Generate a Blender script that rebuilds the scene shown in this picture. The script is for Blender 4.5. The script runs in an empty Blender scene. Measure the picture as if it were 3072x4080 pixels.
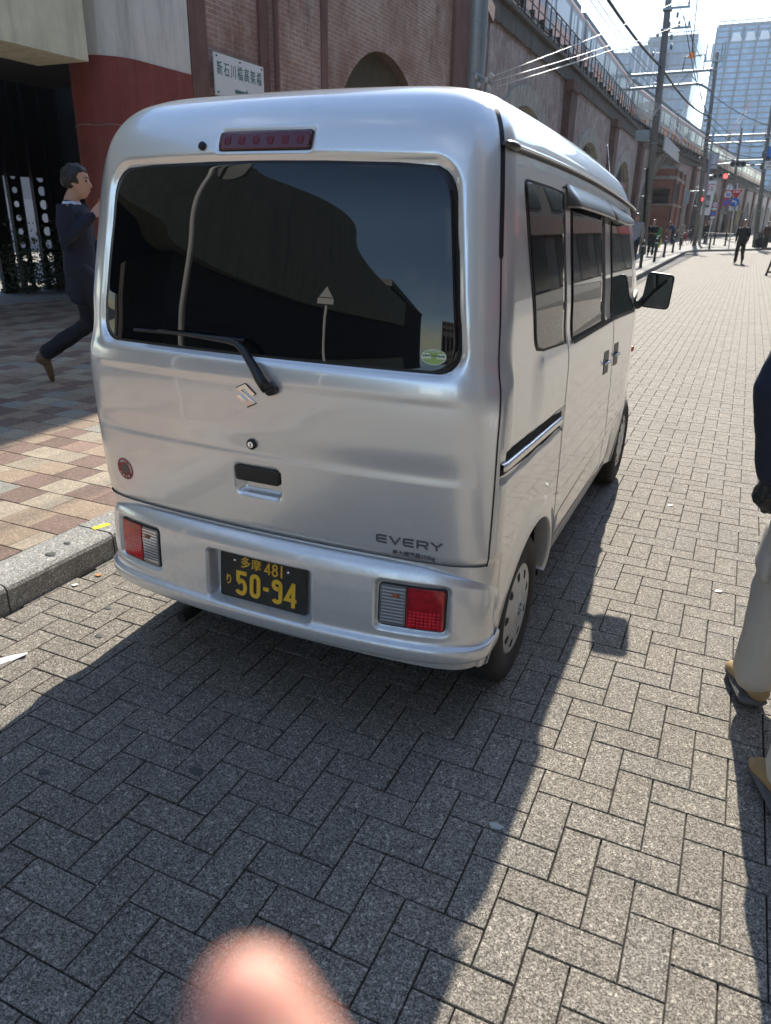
import bpy, bmesh, math, random
import numpy as np
from mathutils import Vector, Matrix
random.seed(7); rng = np.random.default_rng(7)
S = bpy.context.scene
COL = S.collection
# ------------------------------------------------------------------ camera
cam_d = bpy.data.cameras.new("camera"); cam = bpy.data.objects.new("camera", cam_d); COL.objects.link(cam)
CAMP = Vector((1.23714, -1.77290, 1.53704))
CR = Vector((0.90595, 0.42213, 0.01960)); 
_yaw, _p, _r = -0.428167155, 0.380247379, 0.0211268099
_f = Vector((math.sin(_yaw)*math.cos(_p), math.cos(_yaw)*math.cos(_p), -math.sin(_p)))
_rt = Vector((math.cos(_yaw), -math.sin(_yaw), 0)); _up = _rt.cross(_f)
CR = math.cos(_r)*_rt + math.sin(_r)*_up; CU = -math.sin(_r)*_rt + math.cos(_r)*_up; CF = _f
cam.matrix_world = Matrix(((CR.x, CU.x, -CF.x, CAMP.x), (CR.y, CU.y, -CF.y, CAMP.y), (CR.z, CU.z, -CF.z, CAMP.z), (0, 0, 0, 1)))
cam_d.sensor_fit = 'HORIZONTAL'; cam_d.sensor_width = 36; cam_d.lens = 34.303
cam_d.clip_start = 0.01; cam_d.clip_end = 3000
cam_d.dof.use_dof = True; cam_d.dof.focus_distance = 3.2; cam_d.dof.aperture_fstop = 7.5
S.camera = cam
# ------------------------------------------------------------------ world + sun
SUNV = Vector((-0.10, 1.0, 0.71)).normalized()
W = bpy.data.worlds.new("World"); S.world = W; W.use_nodes = True
wn = W.node_tree; bg = wn.nodes['Background']
sky = wn.nodes.new('ShaderNodeTexSky'); sky.sky_type = 'NISHITA'; sky.sun_disc = False
sky.sun_elevation = math.radians(35.3); sky.sun_rotation = math.radians(-5.7)
sky.air_density = 1.0; sky.dust_density = 0.3; sky.ozone_density = 1.6
tc = wn.nodes.new('ShaderNodeTexCoord'); mp = wn.nodes.new('ShaderNodeMapping'); mp.inputs['Scale'].default_value = (1.0, 1.0, 2.6)
mp.inputs['Location'].default_value = (0.35, 0.1, 0.2)
ns = wn.nodes.new('ShaderNodeTexNoise'); ns.inputs['Scale'].default_value = 2.6; ns.inputs['Detail'].default_value = 6; ns.inputs['Roughness'].default_value = .55
rp = wn.nodes.new('ShaderNodeValToRGB'); rp.color_ramp.elements[0].position = .56; rp.color_ramp.elements[1].position = .80
mx = wn.nodes.new('ShaderNodeMix'); mx.data_type = 'RGBA'
wn.links.new(tc.outputs['Generated'], mp.inputs[0]); wn.links.new(mp.outputs[0], ns.inputs['Vector']); wn.links.new(ns.outputs['Fac'], rp.inputs[0])
wn.links.new(rp.outputs[0], mx.inputs['Factor']); wn.links.new(sky.outputs[0], mx.inputs['A']); mx.inputs['B'].default_value = (6.0, 6.4, 6.9, 1)
wn.links.new(mx.outputs['Result'], bg.inputs[0]); bg.inputs[1].default_value = 0.125
sun_d = bpy.data.lights.new("sun", 'SUN'); sun_d.energy = 4.1; sun_d.angle = math.radians(.53); sun_d.color = (1.0, .94, .83)
sun = bpy.data.objects.new("sun", sun_d); COL.objects.link(sun); sun.rotation_euler = SUNV.to_track_quat('Z', 'Y').to_euler()
S.view_settings.view_transform = 'Standard'; S.view_settings.look = 'None'; S.view_settings.exposure = 1.25; S.view_settings.gamma = 1
S.render.engine = 'CYCLES'; S.cycles.use_denoising = True
S.cycles.max_bounces = 8; S.cycles.glossy_bounces = 4; S.cycles.diffuse_bounces = 3

# ------------------------------------------------------------------ helpers
def sm(a, b, x):
    t = np.clip((np.asarray(x, float)-a)/(b-a), 0, 1); return t*t*(3-2*t)
def tag(o, label=None, cat=None, group=None, kind=None):
    if label: o['label'] = label
    if cat: o['category'] = cat
    if group: o['group'] = group
    if kind: o['kind'] = kind
    return o
def thing(name, label, cat, loc=(0, 0, 0), group=None, rotz=0):
    o = bpy.data.objects.new(name, None); COL.objects.link(o); o.location = loc; o.rotation_euler = (0, 0, rotz)
    o.empty_display_size = .1
    return tag(o, label, cat, group)
def wloc(p):
    v = Vector((0, 0, 0))
    while p is not None: v = v + p.location; p = p.parent
    return v
def link(name, me, mat, parent=None, smooth=False, world=True):
    o = bpy.data.objects.new(name, me); COL.objects.link(o)
    if mat is not None:
        for m in (mat if isinstance(mat, (list, tuple)) else [mat]): me.materials.append(m)
    if parent is not None:
        o.parent = parent
        if world:
            v = wloc(parent)
            me.transform(Matrix.Translation(-v))
    if smooth:
        me.polygons.foreach_set('use_smooth', [True]*len(me.polygons))
    me.update()
    return o
def relocate(o, loc):
    """put a one-mesh thing's origin at loc"""
    loc = Vector(loc); o.data.transform(Matrix.Translation(-loc)); o.location = loc; return o
class MB:
    def __init__(s): s.v = []; s.f = []; s.mi = []; s.cur = 0
    def add(s, vs, fs):
        b = len(s.v); s.v += [tuple(map(float, p)) for p in vs]; s.f += [tuple(b+i for i in f) for f in fs]; s.mi += [s.cur]*len(fs); return s
    def box(s, x0, x1, y0, y1, z0, z1, M=None):
        vs = [(x, y, z) for z in (z0, z1) for y in (y0, y1) for x in (x0, x1)]
        if M is not None: vs = [M @ Vector(p) for p in vs]
        return s.add(vs, [(0, 2, 3, 1), (4, 5, 7, 6), (0, 1, 5, 4), (2, 6, 7, 3), (0, 4, 6, 2), (1, 3, 7, 5)])
    def tube(s, pts, r, n=8, cap=True):
        pts = [Vector(p) for p in pts]; rs = r if isinstance(r, (list, tuple)) else [r]*len(pts); N = len(pts); vs = []; u = None
        for i, p in enumerate(pts):
            d = (pts[min(i+1, N-1)]-pts[max(i-1, 0)])
            d = d.normalized() if d.length > 1e-9 else Vector((0, 0, 1))
            if u is None: u = d.orthogonal().normalized()
            u = (u-d*u.dot(d)); u = u.normalized() if u.length > 1e-6 else d.orthogonal().normalized()
            w = d.cross(u)
            for k in range(n):
                a = 2*math.pi*k/n; vs.append(p+(u*math.cos(a)+w*math.sin(a))*rs[i])
        fs = [(i*n+k, i*n+(k+1) % n, (i+1)*n+(k+1) % n, (i+1)*n+k) for i in range(N-1) for k in range(n)]
        if cap: fs += [tuple(range(n-1, -1, -1)), tuple((N-1)*n+k for k in range(n))]
        return s.add(vs, fs)
    def lathe(s, prof, c=(0, 0, 0), axis='Z', n=32, cap=False):
        vs = []; m = len(prof)
        for r, h in prof:
            for k in range(n):
                a = 2*math.pi*k/n; x, y = r*math.cos(a), r*math.sin(a)
                vs.append({'Z': (c[0]+x, c[1]+y, c[2]+h), 'X': (c[0]+h, c[1]+x, c[2]+y), 'Y': (c[0]+y, c[1]+h, c[2]+x)}[axis])
        fs = [(i*n+k, i*n+(k+1) % n, (i+1)*n+(k+1) % n, (i+1)*n+k) for i in range(m-1) for k in range(n)]
        if cap: fs += [tuple(range(n-1, -1, -1)), tuple((m-1)*n+k for k in range(n))]
        return s.add(vs, fs)
    def prism(s, poly, fn, d0, d1):
        """poly = [(a,b)], fn(a,b,d) -> point"""
        n = len(poly); vs = [fn(a, b, d0) for a, b in poly]+[fn(a, b, d1) for a, b in poly]
        return s.add(vs, [tuple(range(n-1, -1, -1)), tuple(range(n, 2*n))]+[(k, (k+1) % n, n+(k+1) % n, n+k) for k in range(n)])
    def sphere(s, c, r, n=12, m=8):
        r = r if isinstance(r, (tuple, list)) else (r, r, r)
        vs = [(c[0], c[1], c[2]-r[2])]
        for i in range(1, m):
            t = math.pi*i/m-math.pi/2
            for k in range(n):
                a = 2*math.pi*k/n; vs.append((c[0]+r[0]*math.cos(t)*math.cos(a), c[1]+r[1]*math.cos(t)*math.sin(a), c[2]+r[2]*math.sin(t)))
        vs.append((c[0], c[1], c[2]+r[2])); fs = [(0, 1+(k+1) % n, 1+k) for k in range(n)]
        for i in range(m-2):
            fs += [(1+i*n+k, 1+i*n+(k+1) % n, 1+(i+1)*n+(k+1) % n, 1+(i+1)*n+k) for k in range(n)]
        e = len(vs)-1; fs += [(1+(m-2)*n+k, 1+(m-2)*n+(k+1) % n, e) for k in range(n)]
        return s.add(vs, fs)
    def build(s, name, mat, parent=None, smooth=False, bevel=0):
        me = bpy.data.meshes.new(name); me.from_pydata(s.v, [], s.f); me.update()
        if max(s.mi, default=0) > 0: me.polygons.foreach_set('material_index', s.mi)
        if bevel:
            bm = bmesh.new(); bm.from_mesh(me); bmesh.ops.remove_doubles(bm, verts=bm.verts, dist=1e-5)
            bmesh.ops.bevel(bm, geom=bm.edges[:], offset=bevel, segments=2, affect='EDGES', clamp_overlap=True); bm.to_mesh(me); bm.free()
        return link(name, me, mat, parent, smooth)
def grid_mesh(P, mask=None, flip=False):
    """P: (R,C,3); mask: (R-1,C-1) bool of faces kept"""
    R, Cn = P.shape[:2]; idx = np.arange(R*Cn).reshape(R, Cn)
    q = np.stack([idx[:-1, :-1], idx[:-1, 1:], idx[1:, 1:], idx[1:, :-1]], -1)
    q = q[mask] if mask is not None else q.reshape(-1, 4)
    if flip: q = q[:, ::-1]
    used = np.unique(q); rem = -np.ones(R*Cn, int); rem[used] = np.arange(len(used))
    me = bpy.data.meshes.new("m"); V = P.reshape(-1, 3)[used]; q = rem[q]
    me.vertices.add(len(V)); me.vertices.foreach_set('co', V.astype(np.float32).ravel())
    me.loops.add(q.size); me.loops.foreach_set('vertex_index', q.ravel().astype(np.int32))
    me.polygons.add(len(q)); me.polygons.foreach_set('loop_start', np.arange(0, q.size, 4, dtype=np.int32))
    me.update(calc_edges=True); me.validate(); return me
def ribbon(mb, pts, w, fn, d0, d1, closed=False):
    """flat stroke of width w through 2-D pts, mapped by fn(a,b,d)"""
    P = [Vector(p) for p in pts]; n = len(P); L = []; R = []
    for i in range(n):
        if closed: a, b, c = P[i-1], P[i], P[(i+1) % n]
        else: a, b, c = P[max(i-1, 0)], P[i], P[min(i+1, n-1)]
        d1_ = (b-a).normalized() if (b-a).length > 1e-9 else (c-b).normalized()
        d2_ = (c-b).normalized() if (c-b).length > 1e-9 else d1_
        n1 = Vector((-d1_.y, d1_.x)); n2 = Vector((-d2_.y, d2_.x)); m = (n1+n2)
        m = m.normalized() if m.length > 1e-6 else n1
        k = w/2/max(.35, m.dot(n1)); L.append(b+m*k); R.append(b-m*k)
    for i in range(n if closed else n-1):
        j = (i+1) % n; mb.prism([tuple(R[i]), tuple(R[j]), tuple(L[j]), tuple(L[i])], fn, d0, d1)
def arc(cx, cy, rx, ry, a0, a1, n=10):
    return [(cx+rx*math.cos(math.radians(a0+(a1-a0)*i/n)), cy+ry*math.sin(math.radians(a0+(a1-a0)*i/n))) for i in range(n+1)]
TS = bpy.data.scenes.new("tmp")
def evalmesh(o):
    """evaluate an object's modifiers in a scratch scene"""
    TS.collection.objects.link(o); vl = TS.view_layers[0]; vl.update()
    dg = vl.depsgraph; dg.update(); ev = o.evaluated_get(dg); me = bpy.data.meshes.new_from_object(ev, depsgraph=dg)
    TS.collection.objects.unlink(o); return me
def text_mesh(txt, size, M, depth=.001, bold=0.0, spacing=1.0, sx=1.0, vertical=False):
    cu = bpy.data.curves.new("t", 'FONT'); cu.body = "\n".join(txt) if vertical else txt; cu.size = size; cu.extrude = depth/2; cu.offset = bold
    cu.align_x = 'CENTER'; cu.align_y = 'CENTER'; cu.space_character = spacing; cu.resolution_u = 3
    if vertical: cu.space_line = .95
    o = bpy.data.objects.new("t", cu); me = evalmesh(o); bpy.data.objects.remove(o)
    me.transform(Matrix.Scale(sx, 4, (1, 0, 0))); me.transform(M); me.materials.clear(); return me
def frame(o, x, z):
    """matrix: text x-axis along x, text y-axis along z, at o"""
    x = Vector(x).normalized(); z = Vector(z).normalized(); n = x.cross(z)
    return Matrix(((x.x, z.x, n.x, o[0]), (x.y, z.y, n.y, o[1]), (x.z, z.z, n.z, o[2]), (0, 0, 0, 1)))
def fmap(M): return lambda a, b, d: M @ Vector((a, b, d))
def facing(o, n, up=(0, 0, 1)):
    """frame of a flat board at o whose outward normal is n"""
    n = Vector(n).normalized(); up = Vector(up); x = up.cross(n).normalized(); return frame(o, x, n.cross(x))

# ------------------------------------------------------------------ materials
MATS = {}
def mat(name, col, rough=.6, metal=0, spec=.5, coat=0, noise=None, bump=None, emit=None, trans=0, **kw):
    """noise=(scale, amount, detail) mottles the colour; bump=(scale, strength, dist)"""
    if name in MATS: return MATS[name]
    m = bpy.data.materials.new(name); m.use_nodes = True; nt = m.node_tree; b = nt.nodes['Principled BSDF']
    b.inputs['Base Color'].default_value = (*col, 1); b.inputs['Roughness'].default_value = rough; b.inputs['Metallic'].default_value = metal
    b.inputs['Specular IOR Level'].default_value = spec; b.inputs['Coat Weight'].default_value = coat; b.inputs['Coat Roughness'].default_value = .04
    if trans: b.inputs['Transmission Weight'].default_value = trans
    if emit: b.inputs['Emission Color'].default_value = (*emit[0], 1); b.inputs['Emission Strength'].default_value = emit[1]
    t = nt.nodes.new('ShaderNodeTexCoord')
    if noise:
        n = nt.nodes.new('ShaderNodeTexNoise'); n.inputs['Scale'].default_value = noise[0]; n.inputs['Detail'].default_value = noise[2] if len(noise) > 2 else 5
        n.inputs['Roughness'].default_value = .65
        nt.links.new(t.outputs['Object'], n.inputs['Vector'])
        r = nt.nodes.new('ShaderNodeMapRange'); r.inputs[1].default_value = .3; r.inputs[2].default_value = .7
        r.inputs[3].default_value = 1-noise[1]; r.inputs[4].default_value = 1+noise[1]; nt.links.new(n.outputs['Fac'], r.inputs[0])
        x = nt.nodes.new('ShaderNodeMix'); x.data_type = 'RGBA'; x.blend_type = 'MULTIPLY'; x.inputs['Factor'].default_value = 1
        x.inputs['A'].default_value = (*col, 1); nt.links.new(r.outputs[0], x.inputs['B']); nt.links.new(x.outputs['Result'], b.inputs['Base Color'])
    if bump:
        n = nt.nodes.new('ShaderNodeTexNoise'); n.inputs['Scale'].default_value = bump[0]; n.inputs['Detail'].default_value = 4
        nt.links.new(t.outputs['Object'], n.inputs['Vector']); u = nt.nodes.new('ShaderNodeBump'); u.inputs['Strength'].default_value = bump[1]
        u.inputs['Distance'].default_value = bump[2] if len(bump) > 2 else .01
        nt.links.new(n.outputs['Fac'], u.inputs['Height']); nt.links.new(u.outputs[0], b.inputs['Normal'])
    MATS[name] = m; return m
def nodes_of(m): return m.node_tree, m.node_tree.nodes['Principled BSDF']
def N(nt, typ, **kw):
    n = nt.nodes.new(typ)
    for k, v in kw.items():
        if hasattr(n, k): setattr(n, k, v)
    return n
def Lk(nt, a, b): nt.links.new(a, b)
def ramp(nt, src, stops):
    r = nt.nodes.new('ShaderNodeValToRGB'); e = r.color_ramp.elements
    while len(e) < len(stops): e.new(.5)
    for i, (p, c) in enumerate(stops): e[i].position = p; e[i].color = (*c, 1) if len(c) == 3 else c
    nt.links.new(src, r.inputs[0]); return r
def mixc(nt, fac, a, b, blend='MIX'):
    x = nt.nodes.new('ShaderNodeMix'); x.data_type = 'RGBA'; x.blend_type = blend
    for s_, v in (('Factor', fac), ('A', a), ('B', b)):
        if isinstance(v, (int, float)): x.inputs[s_].default_value = v
        elif isinstance(v, tuple): x.inputs[s_].default_value = (*v, 1)
        else: nt.links.new(v, x.inputs[s_])
    return x.outputs['Result']

# granite-chip paving block: speckled aggregate, per-block tone in attribute 'tone'
def block_material(name, dark, mid, light, toned=True, scale=330, color_attr=False):
    m = mat(name, mid, .85, spec=.3); nt, b = nodes_of(m); t = N(nt, 'ShaderNodeTexCoord')
    v = N(nt, 'ShaderNodeTexVoronoi'); v.inputs['Scale'].default_value = scale; v.inputs['Randomness'].default_value = 1; Lk(nt, t.outputs['Object'], v.inputs['Vector'])
    v2 = N(nt, 'ShaderNodeTexVoronoi'); v2.inputs['Scale'].default_value = scale*.42; Lk(nt, t.outputs['Object'], v2.inputs['Vector'])
    sx = N(nt, 'ShaderNodeSeparateColor'); Lk(nt, v.outputs['Color'], sx.inputs[0]); sx2 = N(nt, 'ShaderNodeSeparateColor'); Lk(nt, v2.outputs['Color'], sx2.inputs[0])
    r1 = ramp(nt, sx.outputs[0], [(.0, dark), (.35, mid), (.8, light), (1.0, tuple(min(.8, c*1.35) for c in light))])
    r2 = ramp(nt, sx2.outputs[1], [(.0, (.8, .8, .8)), (.88, (1, 1, 1)), (.93, (1.45, 1.45, 1.45))])
    c = mixc(nt, 1.0, r1.outputs[0], r2.outputs[0], 'MULTIPLY')
    n = N(nt, 'ShaderNodeTexNoise'); n.inputs['Scale'].default_value = 1.7; n.inputs['Detail'].default_value = 6; n.inputs['Roughness'].default_value = .65; Lk(nt, t.outputs['Object'], n.inputs['Vector'])
    r3 = ramp(nt, n.outputs['Fac'], [(.3, (.90, .90, .90)), (.7, (1.07, 1.065, 1.06))]); c = mixc(nt, 1.0, c, r3.outputs[0], 'MULTIPLY')
    vs = N(nt, 'ShaderNodeTexVoronoi'); vs.inputs['Scale'].default_value = 2.3; Lk(nt, t.outputs['Object'], vs.inputs['Vector']); r5 = ramp(nt, vs.outputs['Distance'], [(.020, (.55, .55, .55)), (.034, (1, 1, 1))]); c = mixc(nt, 1.0, c, r5.outputs[0], 'MULTIPLY')
    n4 = N(nt, 'ShaderNodeTexNoise'); n4.inputs['Scale'].default_value = 6; n4.inputs['Detail'].default_value = 8; n4.inputs['Roughness'].default_value = .75; Lk(nt, t.outputs['Object'], n4.inputs['Vector']); r6 = ramp(nt, n4.outputs['Fac'], [(.34, (.80, .80, .80)), (.46, (1, 1, 1)), (.66, (1, 1, 1)), (.74, (1.10, 1.09, 1.07))]); c = mixc(nt, 1.0, c, r6.outputs[0], 'MULTIPLY')
    if toned:
        a = N(nt, 'ShaderNodeAttribute'); a.attribute_name = 'tone'; c = mixc(nt, 1.0, c, a.outputs['Color'], 'MULTIPLY')
    Lk(nt, c, b.inputs['Base Color'])
    u = N(nt, 'ShaderNodeBump'); u.inputs['Strength'].default_value = .3; u.inputs['Distance'].default_value = .0010; Lk(nt, v.outputs['Distance'], u.inputs['Height']); Lk(nt, u.outputs[0], b.inputs['Normal'])
    return m
M_BLOCK = block_material('granite_chip_block', (.052, .045, .037), (.142, .125, .102), (.30, .268, .222))
M_TILE = block_material('sidewalk_tile', (.55, .55, .55), (.85, .85, .85), (1.0, 1.0, 1.0), scale=420)
def toned_mesh(name, boxes, m, parent=None, bev=.0016):
    """boxes = [(x0,x1,y0,y1,z0,z1,(r,g,b))] as bevel-topped slabs in one mesh with a face colour"""
    B = np.array([b[:6] for b in boxes]); n = len(B); x0, x1, y0, y1, z0, z1 = B.T
    def ring(i, z): return np.stack([np.stack([x0+i, y0+i, z], -1), np.stack([x1-i, y0+i, z], -1), np.stack([x1-i, y1-i, z], -1), np.stack([x0+i, y1-i, z], -1)], 1)
    V = np.concatenate([ring(0, z0), ring(0, z1-bev), ring(bev, z1)], 1)           # n,12,3
    F = [(8, 9, 10, 11)]+[(a+k, a+(k+1) % 4, a+4+(k+1) % 4, a+4+k) for a in (0, 4) for k in range(4)]
    F = np.array(F); Q = (F[None]+12*np.arange(n)[:, None, None]).reshape(-1, 4)
    me = bpy.data.meshes.new(name); me.vertices.add(n*12); me.vertices.foreach_set('co', V.astype(np.float32).ravel())
    me.loops.add(Q.size); me.loops.foreach_set('vertex_index', Q.ravel().astype(np.int32)); me.polygons.add(len(Q)); me.polygons.foreach_set('loop_start', np.arange(0, Q.size, 4, dtype=np.int32)); me.update(calc_edges=True)
    at = me.attributes.new('tone', 'FLOAT_COLOR', 'FACE'); colr = np.ones((n, 9, 4)); colr[:, :, :3] = np.array([b[6] for b in boxes])[:, None, :]
    at.data.foreach_set('color', colr.astype(np.float32).ravel())
    me.polygons.foreach_set('use_smooth', [False]*len(me.polygons))
    return link(name, me, m, parent)

# ------------------------------------------------------------------ ground, road, kerb, pavement
M_JOINT = mat('joint_sand', (.026, .022, .016), .95, noise=(30, .5))
M_ASPHALT = mat('asphalt', (.07, .07, .068), .9, noise=(3, .25), bump=(300, .3, .002))
M_CONC = mat('concrete_pavement', (.23, .22, .20), .9, noise=(1.5, .18))
M_KERB = block_material('kerb_concrete', (.14, .135, .125), (.26, .25, .235), (.40, .385, .36), scale=260)
gr = MB(); gr.box(-900, 900, -400, 1500, -.3, -.05); o = gr.build('ground', M_ASPHALT); tag(o, kind='structure')
js = MB(); js.box(-1.45, 6.2, -9, 56, -.045, -.010); o = js.build('road_bed', M_JOINT); tag(o, kind='structure')
boxes = []
x_off, y_off = .055, .052
for a in range(-14, 60):
    for b in range(-90, 560):
        xx, yy = x_off+.1*a, y_off+.1*b; s = (a+b) % 4
        t = 1+rng.normal(0, .030); t = min(max(t, .9), 1.12); w = rng.normal(0, .008); tone = (t*(1+w), t, t*(1-w)); dz = rng.normal(0, .0004); g = .0018+abs(rng.normal(0, .0005))
        # horizontal pair (a,b)-(a+1,b): vertical joint line between them missing; vertical pair: horizontal joint missing
        if (a+1+b) % 4 == 1:        # vertical joint at a+1 missing on this row -> block spans a, a+1
            boxes.append((xx+g, xx+.2-g, yy+g, yy+.1-g, -.03, dz, tone))
        if (a+b+1) % 4 == 3:        # horizontal joint at b+1 missing -> block spans b, b+1
            boxes.append((xx+g, xx+.1-g, yy+g, yy+.2-g, -.03, dz, tone))
KX = lambda y: -1.262-.0165*max(y, 0)
boxes = [q for q in boxes if q[0] > KX(q[2])-.22 and q[2] < 46+max(0, q[0]+2)*1.6 and (q[0] < 3.6 or q[2] < 20)]
o = toned_mesh('paved_road', boxes, M_BLOCK); tag(o, kind='structure')
# road beyond the block paving
rd = MB(); rd.box(-3, 40, 46, 300, -.049, -.0075); o = rd.build('crossing_road', M_CONC); tag(o, kind='structure')
# kerb: real stones with rounded nose
kpath = [(-1.262, -9.0)]+[(KX(y), y) for y in np.arange(0, 44.1, 4)]+[(-2.03, 46.5), (-1.85, 48.6), (-1.45, 50.2), (-.95, 51.3), (-.2, 52.6), (.6, 54.2), (1.6, 56.6), (2.8, 60.5), (4.5, 64)]
kp = [Vector((x, y, 0)) for x, y in kpath]
def walk(path, step):
    out = [path[0].copy()]; need = step
    for i in range(len(path)-1):
        a, b = path[i], path[i+1]; L = (b-a).length; s = 0
        while s+need <= L: s += need; out.append(a.lerp(b, s/L)); need = step
        need -= L-s
    return out
kerb = MB(); ks = walk(kp, .6)
off0 = [i for i, p in enumerate(ks) if p.y > .58][0]
prof = [(0, -.04), (0, .095), (.006, .110), (.022, .12), (.212, .12), (.212, -.04)]
for i in range(len(ks)-1):
    a, b = ks[i], ks[i+1]; d = (b-a).normalized(); nrm = Vector((-d.y, d.x, 0)); g = .004
    dz = random.uniform(-.003, .003); vs = []
    for P in (a+d*g, b-d*g):
        for h, z in prof: vs.append(P+nrm*h+Vector((0, 0, z+(dz if z > 0 else 0))))
    m = len(prof); kerb.add(vs, [(k, (k+1) % m, m+(k+1) % m, m+k) for k in range(m)]+[tuple(range(m)), tuple(range(2*m-1, m-1, -1))])
o = kerb.build('kerb', M_KERB); at = o.data.attributes.new('tone', 'FLOAT_COLOR', 'FACE')
tn = []
for i in range(len(o.data.polygons)//8):
    t = random.uniform(.85, 1.12); tn += [t, t, t*.97, 1]*8
at.data.foreach_set('color', tn); tag(o, kind='structure')
# pavement slab left of the kerb and round the tip
pv = [(p.x-.16, p.y) for p in kp[:12]]+[(p.x-.05, p.y+.17) for p in kp[12:]]
slab = MB(); poly = pv+[(4.5, 300), (-60, 300), (-60, -60), (-1.425, -60)]
poly = poly[::-1]
slab.prism(poly, lambda a, b, d: (a, b, d), -.045, .108); o = slab.build('pavement', M_CONC); tag(o, kind='structure')
tiles = []; TC = [(.60, .45, .32), (.66, .55, .41), (.40, .27, .215), (.52, .49, .42), (.50, .335, .26), (.56, .41, .29)]
for r in range(-30, 62):
    y0 = .067+.2*r
    for c in range(0, 40):
        x1 = -1.482-.2*c-(.1 if r % 2 else 0)+(0 if not r % 2 else .0)
        k = (c*1+r*1+(r//2)) % 3
        h = (math.sin(c*12.9898+r*78.233)*43758.5453) % 1
        col = TC[[2, 0, 1][k]] if h < .55 else TC[int(h*97) % 6]
        t = 1+rng.normal(0, .06); xa = x1-.2
        tiles.append((xa+.0012, x1-.0012, y0+.003, y0+.2-.003, .10, .12+rng.normal(0, .0005), tuple(t*q*.62 for q in col)))
    if r % 2:
        tiles.append((-1.582+.0012, -1.482, y0+.003, y0+.197, .10, .12, tuple(q*.60 for q in TC[r % 3])))
tiles = [t for t in tiles if t[1] < KX(t[3])-.12]
o = toned_mesh('pavement_tiles', tiles, M_TILE, bev=.0015); tag(o, kind='structure')

# ------------------------------------------------------------------ the silver van
M_PAINT = mat('silver_paint', (.80, .80, .785), .34, metal=.62, spec=.5, coat=.9)
nt, b = nodes_of(M_PAINT); b.inputs['Coat IOR'].default_value = 1.58; b.inputs['Coat Roughness'].default_value = .02; t = N(nt, 'ShaderNodeTexCoord')
n1 = N(nt, 'ShaderNodeTexNoise'); n1.inputs['Scale'].default_value = 3.1; n1.inputs['Detail'].default_value = 8; n1.inputs['Roughness'].default_value = .7; Lk(nt, t.outputs['Object'], n1.inputs['Vector'])
n2 = N(nt, 'ShaderNodeTexNoise'); n2.inputs['Scale'].default_value = 45; n2.inputs['Detail'].default_value = 5; n2.inputs['Roughness'].default_value = .7; Lk(nt, t.outputs['Object'], n2.inputs['Vector'])
sp = N(nt, 'ShaderNodeSeparateXYZ'); Lk(nt, t.outputs['Object'], sp.inputs[0])
zr = N(nt, 'ShaderNodeMapRange'); zr.inputs[1].default_value = .95; zr.inputs[2].default_value = .25; Lk(nt, sp.outputs[2], zr.inputs[0])   # grime thrown up on the lower panels
ma = N(nt, 'ShaderNodeMath'); ma.operation = 'MULTIPLY'; Lk(nt, zr.outputs[0], ma.inputs[0]); rr = ramp(nt, n1.outputs['Fac'], [(.38, (.12, .12, .12)), (.66, (1, 1, 1))]); Lk(nt, rr.outputs[0], ma.inputs[1])
rq = ramp(nt, n2.outputs['Fac'], [(.35, (.25, .25, .25)), (.7, (1, 1, 1))]); mb_ = N(nt, 'ShaderNodeMath'); mb_.operation = 'MULTIPLY'; Lk(nt, ma.outputs[0], mb_.inputs[0]); Lk(nt, rq.outputs[0], mb_.inputs[1])
mc = N(nt, 'ShaderNodeMath'); mc.operation = 'MULTIPLY'; mc.inputs[1].default_value = .42; Lk(nt, mb_.outputs[0], mc.inputs[0])
Lk(nt, mixc(nt, mc.outputs[0], (.80, .80, .785), (.30, .275, .24)), b.inputs['Base Color'])
mr = N(nt, 'ShaderNodeMapRange'); mr.inputs[3].default_value = 1.0; mr.inputs[4].default_value = .6; Lk(nt, mb_.outputs[0], mr.inputs[0]); Lk(nt, mr.outputs[0], b.inputs['Coat Weight'])
mr2 = N(nt, 'ShaderNodeMapRange'); mr2.inputs[3].default_value = .62; mr2.inputs[4].default_value = .45; Lk(nt, mb_.outputs[0], mr2.inputs[0]); Lk(nt, mr2.outputs[0], b.inputs['Metallic'])
mr3 = N(nt, 'ShaderNodeMapRange'); mr3.inputs[3].default_value = .29; mr3.inputs[4].default_value = .6; Lk(nt, mb_.outputs[0], mr3.inputs[0]); Lk(nt, mr3.outputs[0], b.inputs['Roughness'])
M_GLASS = mat('privacy_glass', (.004, .005, .006), .012, spec=.55)
M_GLASS2 = mat('green_glass', (.018, .03, .026), .02, spec=.7)
M_RUB = mat('black_rubber', (.012, .012, .013), .55)
M_BLK = mat('black_plastic', (.016, .017, .018), .42, bump=(900, .1, .0005))
M_GAP = mat('panel_gap', (.008, .008, .008), .8)
M_SMOKE = mat('smoked_acrylic', (.05, .048, .044), .30, coat=.35)
M_CHROME = mat('chrome', (.85, .85, .86), .08, metal=1)
M_RED = mat('red_lens', (.42, .006, .014), .12, spec=.6, coat=.5, noise=(35, .45, 2))
M_DRED = mat('dark_red_lens', (.10, .004, .006), .1, spec=.6, coat=.6)
M_CLR = mat('clear_lens', (.20, .20, .20), .16, metal=.3, coat=.8)
M_AMB = mat('amber_lens', (.75, .18, .03), .2, coat=.5)
M_TYRE = mat('tyre_rubber', (.028, .026, .024), .82, bump=(120, .4, .002), noise=(18, .35))
M_CAP = mat('hubcap_plastic', (.50, .50, .485), .42, metal=.35, noise=(9, .16))
M_PLATE = mat('plate_black', (.022, .021, .019), .5, noise=(14, .35))
M_YEL = mat('plate_yellow', (.80, .47, .03), .45)
M_UNDER = mat('wheel_well_dark', (.012, .012, .012), .9)  # flat near-black for wheel wells, rims and underbody
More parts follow.
